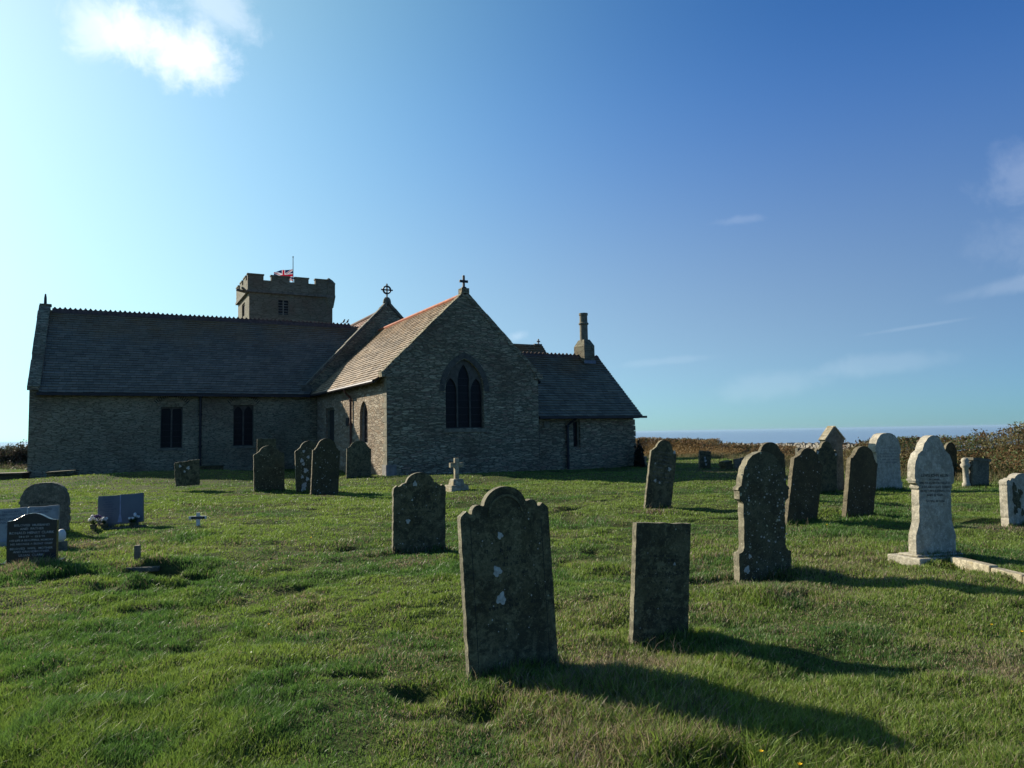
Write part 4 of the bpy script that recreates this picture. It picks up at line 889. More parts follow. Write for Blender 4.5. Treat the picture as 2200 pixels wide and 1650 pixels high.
# left-hand group
o, p = stone(42, 147, 1150, 96, 1037, 'round', M['granite'], 'rough grey round-topped granite headstone lettered JACK RANDLES', .14, 20, jit=.010, group=GR, bevel=.015, ymid=1150)
inscribe(o, p, [('JACK RANDLES', .60, .045, .56), ('BORN 1912 DIED 1990', .54, .024, .56), ('IN LOVING MEMORY', .485, .024, .56)], M['engraved'])
bs = empty('headstone', at_ground(62, 1176), 'pale blue open-book headstone behind the black lettered stone', 'gravestone', GR)
def book(px0, px1, pyb, tx, ty, mat, parent, yaw, ymid):
    prof = [(-1, .12), (-.5, .08), (0, .10), (.5, .08), (1, .12), (1, 1), (.5, .985), (.06, 1.0), (0, .975), (-.06, 1.0), (-.5, .985), (-1, 1)]
    return stone(px0, px1, pyb, tx, ty, prof, mat, '', .07, yaw, parent=parent, name='book', jit=0, ymid=ymid, lean=8, bevel=.008)
o, p = book(-12, 124, 1176, 59, 1089, M['book_light'], bs, 16, 1176)
inscribe(o, p, [('TREASURED', .88, .05, .34), ('MEMORIES OF', .81, .05, .36), ('HOWARD', .70, .07, .34), ('NICHOLAS', .62, .06, .34), ('JOHN', .52, .06, .25)], M['letters_dark'], u_off=-.5)
inscribe(o, p, [('AND LOVING', .89, .04, .34), ('MEMORY', .82, .04, .30)], M['letters_dark'], u_off=.5)
b = MB(); a = p['place'](-1.05, -.05, .06); b.box(a, p['side'] * p['wd'] * 2.1, -p['n'] * .24, EZ * .14); b.build('plinth', M['book_light'], bs)
b = MB(); a = p['place'](-.012, .12, .002); c_ = p['place'](-.012, .98, .002); b.add([a, a + p['side'] * .015, c_ + p['side'] * .015, c_], [(0, 1, 2, 3)]); b.build('page_fold', M['white_paint'], bs)
bk = empty('headstone', at_ground(66, 1212), 'polished black headstone with wavy top and silver lettering, in long grass at the left', 'gravestone', GR)
o, p = stone(13, 120, 1214, 70, 1103, 'serpent', M['black'], '', .075, 14, parent=bk, name='tablet', jit=0, ymid=1170)
inscribe(o, p, [('BELOVED  HUSBAND', .755, .042, .78), ('AND  FATHER', .685, .042, .52), ('RONALD HENRY CLARK', .605, .047, .90), ('24·6·39  –  15·5·98', .535, .038, .66), ('HIS LIFE A BEAUTIFUL MEMORY', .465, .036, .88), ('HIS ABSENCE A SILENT GRIEF', .395, .036, .86), ('BELOVED  WIFE,  MOTHER', .305, .040, .90), ('AND GRANDMOTHER', .245, .040, .76), ('LILIAN  CLARK', .175, .042, .62)], M['letters_grey'], bold=.012)
b = MB(); a = p['place'](-1.15, -.12, .06); b.box(a, p['side'] * p['wd'] * 2.3, -p['n'] * .28, EZ * .12); b.build('plinth', M['black'], bk)
# open book with ribbon
bb = empty('headstone', at_ground(258, 1138), 'blue-grey slate open-book headstone on two blocks, with flowers at its foot', 'gravestone', GR)
prof = [(-1, .16), (-.5, .14), (-.04, .15), (.5, .14), (1, .16), (.99, 1), (.5, .985), (.04, 1.0), (-.04, .985), (-.5, .985), (-.97, 1)]
o, p = stone(209, 308, 1137, 259, 1062, prof, M['slate_book'], '', .07, 14, parent=bb, name='book', jit=0, ymid=1110, lean=10)
inscribe(o, p, [('IN LOVING', .92, .035, .28), ('MEMORY OF', .86, .035, .3), ('ALAN', .785, .045, .2), ('CHARLES', .71, .045, .32), ('STONE', .64, .045, .28), ('BELOVED HUSBAND', .575, .03, .38), ('FATHER AND', .52, .03, .34), ('GRANDAD', .46, .03, .3), ('DIED 2004', .40, .03, .26), ('AGED 65', .34, .03, .26)], M['letters_dark'], u_off=-.52)
b = MB(); P_ = p['place']
for (u, v), (u2, v2), w0, w1 in (((0, .98), (-.01, .45), .02, .02), ((-.01, .45), (-.02, .20), .02, .09)):
    a = P_(u, v, .004); c_ = P_(u2, v2, .004); b.add([a - p['side'] * w0 * .45, a + p['side'] * w0 * .45, c_ + p['side'] * w1 * .45, c_ - p['side'] * w1 * .45], [(0, 1, 2, 3)])
b.build('ribbon', plain('pale_blue_paint', (.24, .27, .34), .5), bb)
for u in (-.62, .40):
    bx_ = MB(); bx_.box(P_(u, -.05, -.0), p['side'] * .14, -p['n'] * .10, EZ * (.24 * p['ht'])); bx_.build('support_block', M['slate_book'], bb)
b = MB(); b.box(P_(-1.0, -.08, .14), p['side'] * p['wd'] * 2.12, -p['n'] * .36, EZ * .085); b.build('plinth', M['granite'], bb, bevel=.01)
bookp = p
def bouquet(name, c, r_, nfl, label, cols=('petal',), leafn=26, pot=True, hgt=.16, group='flowers by the open-book headstone'):
    e = empty(name, c, label, 'flowers', group)
    if pot:
        q = MB(); q.lathe(c, [(.045, 0), (.06, .07), (.065, .09), (.05, .09)], 10); q.build('pot', M['dark_pale'], e)
    q = MB()
    for _ in range(leafn):
        d = np.array([rnd.gauss(0, 1), rnd.gauss(0, 1), abs(rnd.gauss(0, .8))]); d = unit(d); st = np.array(c) + EZ * .07; en = np.array(c) + EZ * hgt * .8 + d * r_ * .9; sd_ = unit(np.cross(d, EZ + .01)) * .012
        mid = (st + en) / 2; q.add([st, mid - sd_, en, mid + sd_], [(0, 1, 2, 3)])
    q.build('leaves', M['leaf'], e)
    for cname in cols:
        q = MB()
        for _ in range(nfl // len(cols)):
            d = unit(np.array([rnd.gauss(0, 1), rnd.gauss(0, 1), abs(rnd.gauss(0, .7))])); q.ball(np.array(c) + EZ * hgt + d * r_ * (.5 + .5 * rnd.random()), .018 + .012 * rnd.random(), 1, .5)
        q.build('blossoms', M[cname], e)
def at_h(px, py, z): return at_ground(px, py, z)
zb_ = float(P_(0, -.08, 0)[2]) + .085
c = bookp['place'](-1.05, 0, .14); c[2] = zb_; bouquet('flower_pot', c, .10, 26, 'largest bunch of white flowers, at the left foot of the open-book stone')
c = bookp['place'](-.62, 0, .12); c[2] = zb_; bouquet('flower_pot', c, .055, 14, 'small tuft of white flowers in front of the book stone, right of the largest bunch')
c = bookp['place'](.62, 0, .12); c[2] = zb_; bouquet('flower_pot', c, .11, 9, 'leafy pot with a few white roses at the right foot of the book stone', leafn=60)
c = bookp['place'](-.85, 0, .16); c[2] = zb_ + .08; bouquet('flower_sprig', c, .07, 10, 'sprig of purple flowers beside the largest bunch of white ones', ('petal_purple',), 10, False, .14)
g_ = at_ground(126, 1186); e = empty('grave_ornament', g_, 'white rounded vase on a small grey block, right of the black headstone', 'ornament')
b = MB(); b.box(g_ + (-.05, 0, -.05), (.12, .03, 0), (-.03, .12, 0), (0, 0, .19)); b.build('block', M['granite'], e)
b = MB(); b.lathe(g_ + (.0, .06, .14), [(.03, 0), (.055, .05), (.058, .12), (.035, .17), (.02, .18)], 12); b.build('vase', M['white_paint'], e, smooth=True)
# pedestal cross
g_ = at_ground(981, 1056); cr = empty('cross_headstone', g_, 'small weathered stone cross on a two-step pedestal in front of the chancel', 'gravestone', GR)
def U_(s, l, z): return g_ + E1 * s + E2 * l + EZ * z
px2m = (g_[1]) / FOC
h_ = (1056 - 985) * px2m; b = MB(); ww = 21 * px2m
b.add([U_(-ww, -ww, -.15), U_(ww, -ww, -.15), U_(ww, ww, -.15), U_(-ww, ww, -.15), U_(-ww * .93, -ww * .93, .19), U_(ww * .93, -ww * .93, .19), U_(ww * .93, ww * .93, .19), U_(-ww * .93, ww * .93, .19)], [(0, 1, 5, 4), (1, 2, 6, 5), (2, 3, 7, 6), (3, 0, 4, 7), (4, 5, 6, 7)]); b.build('pedestal', M['white_mossy'], cr, bevel=.02)
k = ww * .66; b = MB(); b.add([U_(-k, -k, .185), U_(k, -k, .185), U_(k, k, .185), U_(-k, k, .185), U_(-k * .8, -k * .8, .36), U_(k * .8, -k * .8, .36), U_(k * .8, k * .8, .36), U_(-k * .8, k * .8, .36)], [(0, 1, 5, 4), (1, 2, 6, 5), (2, 3, 7, 6), (3, 0, 4, 7), (4, 5, 6, 7)]); b.build('pedestal_step', M['white_mossy'], cr, bevel=.02)
aw = .062; b = MB(); cp = [(-aw, .35), (aw, .35), (aw, h_ - .26), (.20, h_ - .26), (.20, h_ - .13), (aw, h_ - .13), (aw, h_), (-aw, h_), (-aw, h_ - .13), (-.20, h_ - .13), (-.20, h_ - .26), (-aw, h_ - .26)]
b.prism([U_(s, -.05, z) for s, z in cp], E2 * .10); b.build('cross', M['white_mossy'], cr, bevel=.008, recalc=True)
# little white wooden cross
g_ = at_ground(425, 1136); e = empty('cross_marker', g_, 'little white wooden cross with a black name plate, alone on the grass', 'grave marker')
b = MB(); u_ = unit([1, .12, 0]); v_ = np.array([-u_[1], u_[0], 0]); b.box(g_ - u_ * .030 - EZ * .1, u_ * .060, v_ * .03, EZ * .385); b.box(g_ - u_ * .16 + EZ * .17, u_ * .30, v_ * .031, EZ * .055); b.build('cross', M['white_paint'], e)
b = MB(); b.box(g_ - u_ * .115 + EZ * .173 - v_ * .006, u_ * .23, v_ * .005, EZ * .042); b.build('name_plate', M['black_plate'], e)
b = MB(); 
for k in range(9): b.box(g_ - u_ * (.09 - k * .02) + EZ * .188 - v_ * .0075, u_ * .011, v_ * .001, EZ * .010)
b.build('plate_lettering', M['letters_grey'], e)
# stump post and flat slab at the sunken grave
g_ = at_ground(292, 1222); g_[2] = Hs(g_[0], g_[1]); b = MB(); b.box(g_ - EZ * .1 - np.array([.028, 0, 0]), (.056, .012, 0), (-.01, .07, 0), (0, 0, .30)); b.ball(g_ + (0, -.0, .15), .008, 1)
tag(b.build('post', M['wood'], origin=g_, bevel=.004), 'short weathered square stump post beside the sunken grave', 'post')
g2 = at_ground(300, 1228); g2[2] = Hs(g2[0], g2[1]); b = MB(); b.box(g2 - EZ * .045 + np.array([-.18, -.05, 0]), (.42, .02, 0), (-.02, .10, 0), (0, 0, .055)); tag(b.build('kerb_slab', M['granite'], origin=g2, bevel=.008), 'flat grey slab sunk in the grass at the foot of the stump post', 'stone slab')
# tombs and slabs by the church wall
def slab(px0, px1, pyb, h, d, name, label, cat, mat, yaw=16, zt=0.0, th=None, tilt=0.0):
    c_ = at_ground((px0 + px1) / 2, pyb); c_[2] = Hs(c_[0], c_[1]); a = R(yaw); u_ = np.array([math.cos(a), math.sin(a), 0]); v_ = np.array([-math.sin(a), math.cos(a), 0])
    l = on_plane(px0, pyb, c_, -v_); r_ = on_plane(px1, pyb, c_, -v_); wl_ = np.dot(r_ - l, u_)
    e = empty(name, c_, label, cat); th = th or .1
    b = MB(); b.box(c_ - u_ * wl_ / 2 * .94 - EZ * .3 + v_ * .05, u_ * wl_ * .94, v_ * (d - .1), EZ * (h + .3 - th)); b.build('side', mat, e)
    b = MB(); b.box(c_ - u_ * wl_ / 2 + EZ * (h - th), u_ * wl_ + EZ * tilt * wl_, v_ * d, EZ * th); b.build('lid', mat, e, bevel=.01)
slab(-60, 50, 1032, .30, 1.0, 'chest_tomb', 'low chest tomb with flat lid at the left edge of the photo', 'tomb', M['brown'])
slab(97, 160, 1034, .24, .7, 'ledger_tomb', 'flat pale-edged ledger slab at the foot of the transept corner', 'tomb', M['dark_pale'], 16, th=.06, tilt=.05)
slab(428, 482, 1018, .40, .4, 'ledger_tomb', 'thin flat slab lying against the transept wall right of the downpipe', 'tomb', M['dark'], 28, th=.06)
slab(1366, 1391, 1001, .42, .9, 'chest_tomb', 'white-topped chest tomb beyond the vestry corner', 'tomb', M['white_mossy'], 10, th=.07)
# kerb stones of the white grave
b = MB(); A_ = at_ground(2042, 1218); B_ = at_ground(2290, 1280); d_ = unit(B_ - A_); L_ = np.linalg.norm(B_ - A_); x = 0; sdv = np.array([-d_[1], d_[0], 0])
while x < L_:
    s_ = .35 + .3 * rnd.random(); q = A_ + d_ * x; q[2] = Hs(q[0], q[1]) - .045; b.box(q + sdv * .01 * rnd.random(), d_ * (s_ - .01), sdv * .11, EZ * (.125 + .01 * rnd.random())); x += s_
tag(b.build('grave_kerb', M['white_mossy'], origin=A_, bevel=.012), 'white marble kerb half sunk in the turf, running right from the white headstone', 'grave kerb')

# ------------------------------------------------------------------ grass
def inside_church(x, y):
    px = x - C0[0]; py = y - C0[1]; s = px * E1[0] + py * E1[1]; l = px * E2[0] + py * E2[1]
    return ((s > 0) & (s < CW) & (l > 0) & (l < CLN + 1)) | ((s > -TW) & (s < NS1) & (l > CLN) & (l < CLN + 2 * THW)) | ((s > CW - .1) & (s < s1) & (l > VL) & (l < VL + 2 * AHW)) | ((s > NS0) & (s < NS1) & (l > CLN))
def G(px, py): g_ = at_ground(px, py); return g_[0], g_[1]
STRAW = [(*G(1290, 1425), .38, 1.0), (*G(1400, 1425), .22, .8), (*G(880, 1212), .32, .9), (*G(1400, 1100), .5, .9), (*G(1780, 1100), .6, .9), (*G(1000, 1075), .6, .8), (*G(1690, 1140), .5, .5), (*G(1560, 1012), 2.2, .9),
         (*G(1500, 1030), 1.6, .3), (*G(2150, 1140), .6, .9), (*G(170, 1172), .5, .7), (*G(30, 1240), .35, .5), (*G(700, 1070), .7, .5), (*G(520, 1062), .8, .3), (*G(300, 1225), .3, .6), (*G(960, 1540), .45, .5), (*G(2180, 1420), .5, .6), (*G(1220, 1620), .35, .5), (*G(1900, 1010), 1.5, .5), (*G(1640, 1025), 2.0, .6)]
TALL = [(*G(60, 1235), .36, .13), (*G(150, 1240), .3, .05), (*G(1650, 1275), .28, .07), (*G(1290, 1500), .45, .06), (*G(1440, 1420), .35, .05), (*G(1100, 1475), .3, .04), (*G(1760, 1140), .5, .06), (*G(1420, 1102), .4, .06), (*G(420, 1160), .3, .03),
        (*G(1850, 1125), .4, .07), (*G(1700, 1560), .7, .05), (*G(1350, 1560), .6, .05), (*G(960, 1225), .3, .05), (*G(350, 1250), .5, .04), (*G(120, 1600), .4, .06), (*G(1950, 1070), .6, .06), (*G(1520, 1640), .5, .05)]
def blades(n, ylo, yhi, pexp):
    # distances drawn so that the sward thins out as it recedes
    u = rs.rand(n); k = 1 - pexp
    y = (ylo ** k + u * (yhi ** k - ylo ** k)) ** (1 / k) if abs(k) > 1e-6 else ylo * (yhi / ylo) ** u
    x = (rs.rand(n) * 2 - 1) * (0.80 * y + 1.2)
    return x, y
xs, ys = [], []
for n_, a, c_, e_ in ((560000, 2.4, 9, .55), (480000, 9, 24, .6), (240000, 24, 56, 0.3)):
    x, y = blades(n_, a, c_, e_); xs.append(x); ys.append(y)
x = np.concatenate(xs); y = np.concatenate(ys)
nf0 = len(x); fx_, fy_ = [], []
for g_, sd_, wd_, nn_ in FEET:
    k = int(2 * wd_ * min(900, 5200 / g_[1])); u_ = rs.uniform(-1.15, 1.15, k) * wd_; o_ = np.abs(rs.normal(0, .035, k)) * rs.choice([1, 1, -2.2], k) + .005
    fx_.append(g_[0] + sd_[0] * u_ + nn_[0] * o_); fy_.append(g_[1] + sd_[1] * u_ + nn_[1] * o_)
x = np.concatenate([x] + fx_); y = np.concatenate([y] + fy_); foot = np.arange(len(x)) >= nf0
cl = vnoise(x, y, .16, 21); cl2 = vnoise(x, y, .55, 22)
hol = vnoise(x, y * 1.5, .42, 5) * vnoise(x, y * 1.5, .9, 6)
keep = ~inside_church(x, y) & (rs.rand(len(x)) < np.clip(1.25 - 1.1 * smooth((hol - .50) / .2) - .5 * smooth((.35 - cl) / .3), .06, 1)) & (x < np.interp(y, HPY, HPX) + 3) & (rs.rand(len(x)) < np.where((np.hypot((x + 3.86) / .40, (y - 8.62) / .23) < 1) | (np.hypot((x + 4.35) / .36, (y - 8.95) / .24) < 1), .03, 1))
# bare ring of dark turf right at a stone's foot is left to the shadows
foot = foot[keep]; x = x[keep]; y = y[keep]; cl = cl[keep]; cl2 = cl2[keep]; n_ = len(x)
straw = np.zeros(n_); tall = np.zeros(n_)
for cx, cy, r_, a in STRAW: straw += a * np.exp(-((x - cx) ** 2 + (y - cy) ** 2) / r_ ** 2)
for cx, cy, r_, a in TALL: tall += a * np.exp(-((x - cx) ** 2 + (y - cy) ** 2) / r_ ** 2)
straw += .38 * smooth((vnoise(x, y, 1.3, 31) * .6 + vnoise(x, y, .35, 32) * .4 - .50) / .25) + .18 * smooth((x + 1) / 4) * (1 - smooth((y - 8) / 4))
straw = np.clip(straw + foot * .35 * (vnoise(x, y, .5, 35) > .45), 0, 1)
fy = smooth((y - 5) / 12)
hgt = (.012 + .020 * rs.rand(n_) + .034 * smooth((cl * .55 + cl2 * .45 - .34) / .4) * (.5 + .5 * rs.rand(n_)) + .02 * smooth((vnoise(x, y, 1.6, 33) - .45) / .2)) + (tall + foot * (.03 + .055 * rs.rand(n_) ** 2)) * (0.35 + .9 * rs.rand(n_))
wdt = (.0016 + .0014 * rs.rand(n_)) * np.maximum(1, (y / 4.5) ** .80) * (1 + tall * 3)
th = rs.rand(n_) * 2 * np.pi; lean = (.1 + .55 * rs.rand(n_) + .9 * rs.rand(n_) ** 6) * hgt
dx = np.cos(th) * lean + .06 * hgt; dy = np.sin(th) * lean
ph = rs.rand(n_) * np.pi; wx = np.cos(ph) * wdt; wy = np.sin(ph) * wdt
z = H(x, y) - .006
Vb = np.empty((n_, 5, 3), 'f')
Vb[:, 0] = np.stack([x - wx, y - wy, z], 1); Vb[:, 1] = np.stack([x + wx, y + wy, z], 1)
Vb[:, 2] = np.stack([x - wx * .8 + dx * .35, y - wy * .8 + dy * .35, z + hgt * .6], 1); Vb[:, 3] = np.stack([x + wx * .8 + dx * .35, y + wy * .8 + dy * .35, z + hgt * .6], 1)
Vb[:, 4] = np.stack([x + dx, y + dy, z + hgt * (.9 + .1 * rs.rand(n_))], 1)
g1 = np.array([.130, .215, .033]); g2_ = np.array([.215, .285, .050]); g3 = np.array([.072, .160, .032]); st = np.array([.36, .29, .17]); dk = np.array([.16, .125, .08])
t = np.clip(vnoise(x, y, 2.6, 41) * .55 + vnoise(x, y, .6, 42) * .35 + (rs.rand(n_) - .5) * (.5 - .4 * fy) + .02, 0, 1)[:, None]
colr = g1 * (1 - t) + g2_ * t
t = (smooth((vnoise(x, y, 1.5, 43) * .6 + vnoise(x, y, .35, 44) * .4 - .48) / .22) * .85)[:, None]; colr = colr * (1 - t) + g3 * t
isst = (rs.rand(n_) < straw * .75 + .03)[:, None]; mixst = np.where(rs.rand(n_)[:, None] < .7, st, dk)
colr = np.where(isst, mixst * (.6 + .6 * rs.rand(n_)[:, None]) * (1 - .45 * fy[:, None]), colr) * (1 + (rs.rand(n_)[:, None] - .5) * (.6 - .45 * fy[:, None]))
base_i = (np.arange(n_) * 5)[:, None]
o = fast_mesh('grass', Vb.reshape(-1, 3), base_i + np.array([0, 1, 3, 2]), base_i + np.array([2, 3, 4]), np.repeat(colr, 5, axis=0), M['grass'])
tag(o, 'rough short green churchyard grass with straw-coloured patches and tufts', 'grass', kind='stuff')

# broad-leaved weeds and dead thatch low in the turf near the viewer
def leaves(P, size, cols, aspect=.5, up=.3):
    """one diamond leaf per point"""
    n_ = len(P); d = rs.normal(size=(n_, 3)); d[:, 2] += up; d /= np.linalg.norm(d, axis=1)[:, None]; e = rs.normal(size=(n_, 3)); s_ = np.cross(d, e); s_ /= np.linalg.norm(s_, axis=1)[:, None]
    sz = (size * (.5 + rs.rand(n_)))[:, None]
    V = np.stack([P - d * sz, P + s_ * sz * aspect, P + d * sz, P - s_ * sz * aspect], 1); return V.reshape(-1, 3), (np.arange(n_) * 4)[:, None] + np.array([0, 1, 2, 3]), np.repeat(cols, 4, axis=0)
xw, yw = blades(52000, 2.4, 12, .6); kp = (rs.rand(len(xw)) < smooth((vnoise(xw, yw, .5, 91) * vnoise(xw, yw, 1.9, 92) - .30) / .2)); xw = xw[kp]; yw = yw[kp]; nw = len(xw)
Vw, Fw, Cw = leaves(np.stack([xw, yw, H(xw, yw) + .012 + .02 * rs.rand(nw)], 1), .006 + .0007 * yw, np.where(rs.rand(nw)[:, None] < .85, np.array([.07, .15, .035]), np.array([.16, .125, .07])) * (.6 + .8 * rs.rand(nw)[:, None]), .55, 0)
tag(fast_mesh('weeds', Vw, Fw, None, Cw, M['grass']), 'low broad-leaved weeds and dead leaves in the turf', 'weeds', kind='stuff')
# dry stems before the plain square stone and at a few feet
rr_ = random.Random(5)
def stems(px0, px1, py, k, hmax, label):
    b = MB(); c_ = at_ground((px0 + px1) / 2, py)
    for _ in range(k):
        q = at_ground(px0 + (px1 - px0) * rr_.random(), py + rr_.uniform(-8, 10)); q[2] = Hs(q[0], q[1]) - .01; h_ = hmax * (.4 + .6 * rr_.random()); lx = rr_.uniform(-.5, .6) * h_; ly = rr_.uniform(-.3, .3) * h_
        b.tube([q, q + np.array([lx * .25, ly * .3, h_ * .5]), q + np.array([lx * .6, ly * .7, h_ * .85]), q + np.array([lx * 1.1, ly, h_])], .0013, 4, .0006)
    tag(b.build('dry_stems', plain('dry_straw', (.30, .25, .16), .8, .3, trans=.2) if 'dry_straw' not in bpy.data.materials else bpy.data.materials['dry_straw'], origin=c_), label, 'dry grass', kind='stuff')
stems(1372, 1478, 1402, 30, .21, 'thin dead grass stems before the plain square stone')
stems(1040, 1190, 1470, 22, .10, 'dry grass stems at the foot of the tall leaning stone')
stems(1390, 1450, 1095, 26, .22, 'pale dry tuft at the foot of the narrow leaning stone')
stems(1700, 1740, 1130, 16, .22, 'dead twigs at the foot of the dark leaning headstone')

# buttercups
bcup = [(2130, 1343, 'by the long shadow at the right edge'), (1508, 1358, 'just right of the plain square stone'), (1635, 1616, 'below the tip of the longest shadow'), (1718, 1644, 'at the very bottom edge, nearest the viewer'), (1776, 1128, 'in the shadow of the dark leaning headstone'), (1948, 1112, 'left of the white marble headstone'), (1356, 1232, 'left of the plain square stone'), (668, 1156, 'alone on open grass left of the squat eared stone'), (577, 1342, 'in the open grass left of the nearest stone'), (2195, 1358, 'right of another yellow flower at the right edge')]
for px, py, wh in bcup:
    g_ = at_ground(px, py, .07); zg = Hs(g_[0], g_[1]); b = MB(); top = np.array([g_[0], g_[1], max(g_[2], zg + .04)]); e = empty('buttercup', (g_[0], g_[1], zg), 'small yellow flower ' + wh, 'flower', 'yellow flowers in the grass')
    b.tube([(g_[0], g_[1], zg), top], .0015, 4); b.build('stem', M['leaf'], e)
    b = MB(); sc = .011 if g_[1] < 9 else .018
    for k in range(6):
        a = k * 2 * math.pi / 6; d = np.array([math.cos(a), math.sin(a), 0]); s_ = np.array([-d[1], d[0], 0]); b.add([top, top + d * sc * .7 - s_ * sc * .5 + EZ * sc * .5, top + d * sc * 1.2 + EZ * sc * .9, top + d * sc * .7 + s_ * sc * .5 + EZ * sc * .5], [(0, 1, 2, 3)])
    b.ball(top + EZ * .003, sc * .35, 1); b.build('petals', M['petal_yellow'], e)

# ------------------------------------------------------------------ bracken, bramble and hedges
def leaves(P, size, cols, aspect=.5, up=.3):
    """one diamond leaf per point"""
    n_ = len(P); d = rs.normal(size=(n_, 3)); d[:, 2] += up; d /= np.linalg.norm(d, axis=1)[:, None]; e = rs.normal(size=(n_, 3)); s_ = np.cross(d, e); s_ /= np.linalg.norm(s_, axis=1)[:, None]
    sz = (size * (.5 + rs.rand(n_)))[:, None]
    V = np.stack([P - d * sz, P + s_ * sz * aspect, P + d * sz, P - s_ * sz * aspect], 1); return V.reshape(-1, 3), (np.arange(n_) * 4)[:, None] + np.array([0, 1, 2, 3]), np.repeat(cols, 4, axis=0)
def twigs(P0_, P1_, w0, cols):
    n_ = len(P0_); d = P1_ - P0_; s_ = np.cross(d, rs.normal(size=(n_, 3))); s_ /= np.linalg.norm(s_, axis=1)[:, None] + 1e-9; s_ *= w0
    V = np.stack([P0_ - s_, P0_ + s_, P1_ + s_ * .4, P1_ - s_ * .4], 1); return V.reshape(-1, 3), (np.arange(n_) * 4)[:, None] + np.array([0, 1, 2, 3]), np.repeat(cols, 4, axis=0)
def merge(name, parts, mat):
    V, F, Cc = [], [], []; o_ = 0
    for v, f, c_ in parts: V.append(v); F.append(f + o_); Cc.append(c_); o_ += len(v)
    return fast_mesh(name, np.concatenate(V), np.concatenate(F), None, np.concatenate(Cc), mat)
PY = np.array([12, 17, 19, 21, 26, 33, 42, 52, 60, 66, 68]); PX = np.array([27, 23, 20, 14.6, 12.6, 12.9, 13.6, 13, 10.5, 2, -6.]); 
pp = np.stack([PX, PY], 1); seg = np.r_[0, np.cumsum(np.hypot(*np.diff(pp, axis=0).T))]; PL = seg[-1]
def path(s_): return np.interp(s_, seg, PX), np.interp(s_, seg, PY)
def pnorm(s_):
    a = np.stack(path(s_ + .3), 1) - np.stack(path(s_ - .3), 1); a /= np.linalg.norm(a, axis=1)[:, None] + 1e-9; return a[:, 1], -a[:, 0]
TX = [1300, 1365, 1480, 1500, 1640, 1660, 1760, 1800, 1860, 1920, 2000, 2040, 2080, 2110, 2150, 2175, 2200, 2400, 3200]
TYB = [948, 944, 948, 957, 962, 972, 970, 955, 948, 946, 944, 940, 934, 922, 920, 932, 924, 915, 905]
def px_of(x, y): return 1100 + FOC * x / y
def ztop(x, y, tab=TYB):
    pxx = px_of(x, y); py = np.interp(pxx, TX, tab); hor = 932 - .0175 * (pxx - 1100); return EYE - (py - hor) * y / FOC
def bank_points(n_, depth, front_bias=.5):
    s_ = rs.rand(n_) ** 1.0 * PL; x0, y0 = path(s_); nx_, ny_ = pnorm(s_); w_ = rs.rand(n_) ** 1.3 * depth; x_ = x0 + nx_ * w_; y_ = y0 + ny_ * w_
    gz = H(x_, y_); zt_ = ztop(x0, y0); prof = np.clip(.30 + .75 * smooth(w_ / .8), 0, 1) * (.86 + .30 * vnoise(s_, w_, .8, 51) * 1.0)
    hh = np.maximum(zt_ - gz, .35); zz = gz + hh * prof * np.where(rs.rand(n_) < .55, .72 + .28 * rs.rand(n_), rs.rand(n_))
    return s_, x_, y_, zz, gz, w_
n_ = 270000
s_, x_, y_, z_, gz, w_ = bank_points(n_, 2.4)
far = smooth((y_ - 27) / 8)[:, None]
nb = vnoise(s_ * 1.0, z_ * 2.5, .9, 61)[:, None]; r1 = rs.rand(n_)[:, None]
br = np.array([.23, .155, .065]); ol = np.array([.18, .17, .07]); dkb = np.array([.15, .115, .065]); gr = np.array([.11, .15, .055]); tan = np.array([.37, .29, .15])
cf = br * (1 - r1 * .5) + tan * r1 * .4; cn = np.where(nb > .50, ol, gr) * (.7 + .6 * r1); cn = np.where(rs.rand(n_)[:, None] < .30, dkb * (.8 + 1.2 * r1), cn); cn = np.where(rs.rand(n_)[:, None] < .12, br, cn)
cc_ = cf * far + cn * (1 - far)
L_ = leaves(np.stack([x_, y_, z_], 1), .017 + .0008 * y_, cc_, .42, .2)
# stalks sticking out of the top
k = 2600; s2, x2, y2, z2, g2z, w2_ = bank_points(k, 2.0); z2 = ztop(*path(s2)) * (.9) ; top = np.stack([x2 + rs.normal(size=k) * .10, y2 + rs.normal(size=k) * .10, z2 + .04 + .16 * rs.rand(k) ** 2], 1); bot = np.stack([x2, y2, z2 - .35], 1)
c2 = np.tile(np.array([.07, .05, .03]), (k, 1)); TWG = twigs(bot, top, .006, c2); c3 = np.where(rs.rand(k * 3)[:, None] < .5, np.array([.06, .06, .025]), np.array([.13, .075, .035]))
TL = leaves(np.repeat(top, 3, axis=0) + rs.normal(size=(k * 3, 3)) * .05, .035 + .0008 * np.repeat(y2, 3), c3, .45)
o = merge('bracken', [L_, TWG, TL], M['leafage'])
tag(o, 'bank of brown autumn bracken and bramble along the churchyard edge', 'bracken', kind='stuff')
# dark earth bank under the bracken
sN_ = 160; s_ = np.linspace(0, PL, sN_); x0, y0 = path(s_); nx_, ny_ = pnorm(s_); zt_ = ztop(x0, y0); rows = []
for w_, f in ((.15, -.15), (.35, .35), (.8, .62), (1.6, .66), (2.3, .4), (2.9, -.5)):
    xx = x0 + nx_ * w_; yy = y0 + ny_ * w_; gz = H(xx, yy); rows.append(np.stack([xx, yy, gz + np.maximum(zt_ - gz, .3) * f * (.85 + .3 * vnoise(s_, s_ * 0 + w_, .7, 71))], 1))
V = np.concatenate(rows); ii = np.arange(6 * sN_).reshape(6, sN_); q = np.stack([ii[:-1, :-1], ii[:-1, 1:], ii[1:, 1:], ii[1:, :-1]], -1).reshape(-1, 4)
mt, N = newmat('bracken_litter'); oc = N.n('ShaderNodeTexCoord').outputs['Object']; c = N.mix(N.noise(oc, 5, 5, .7), (.05, .032, .015), (.12, .075, .03)); finish(N, c, .95, N.noise(oc, 14, 5, .7), 1.0, .1, .1)
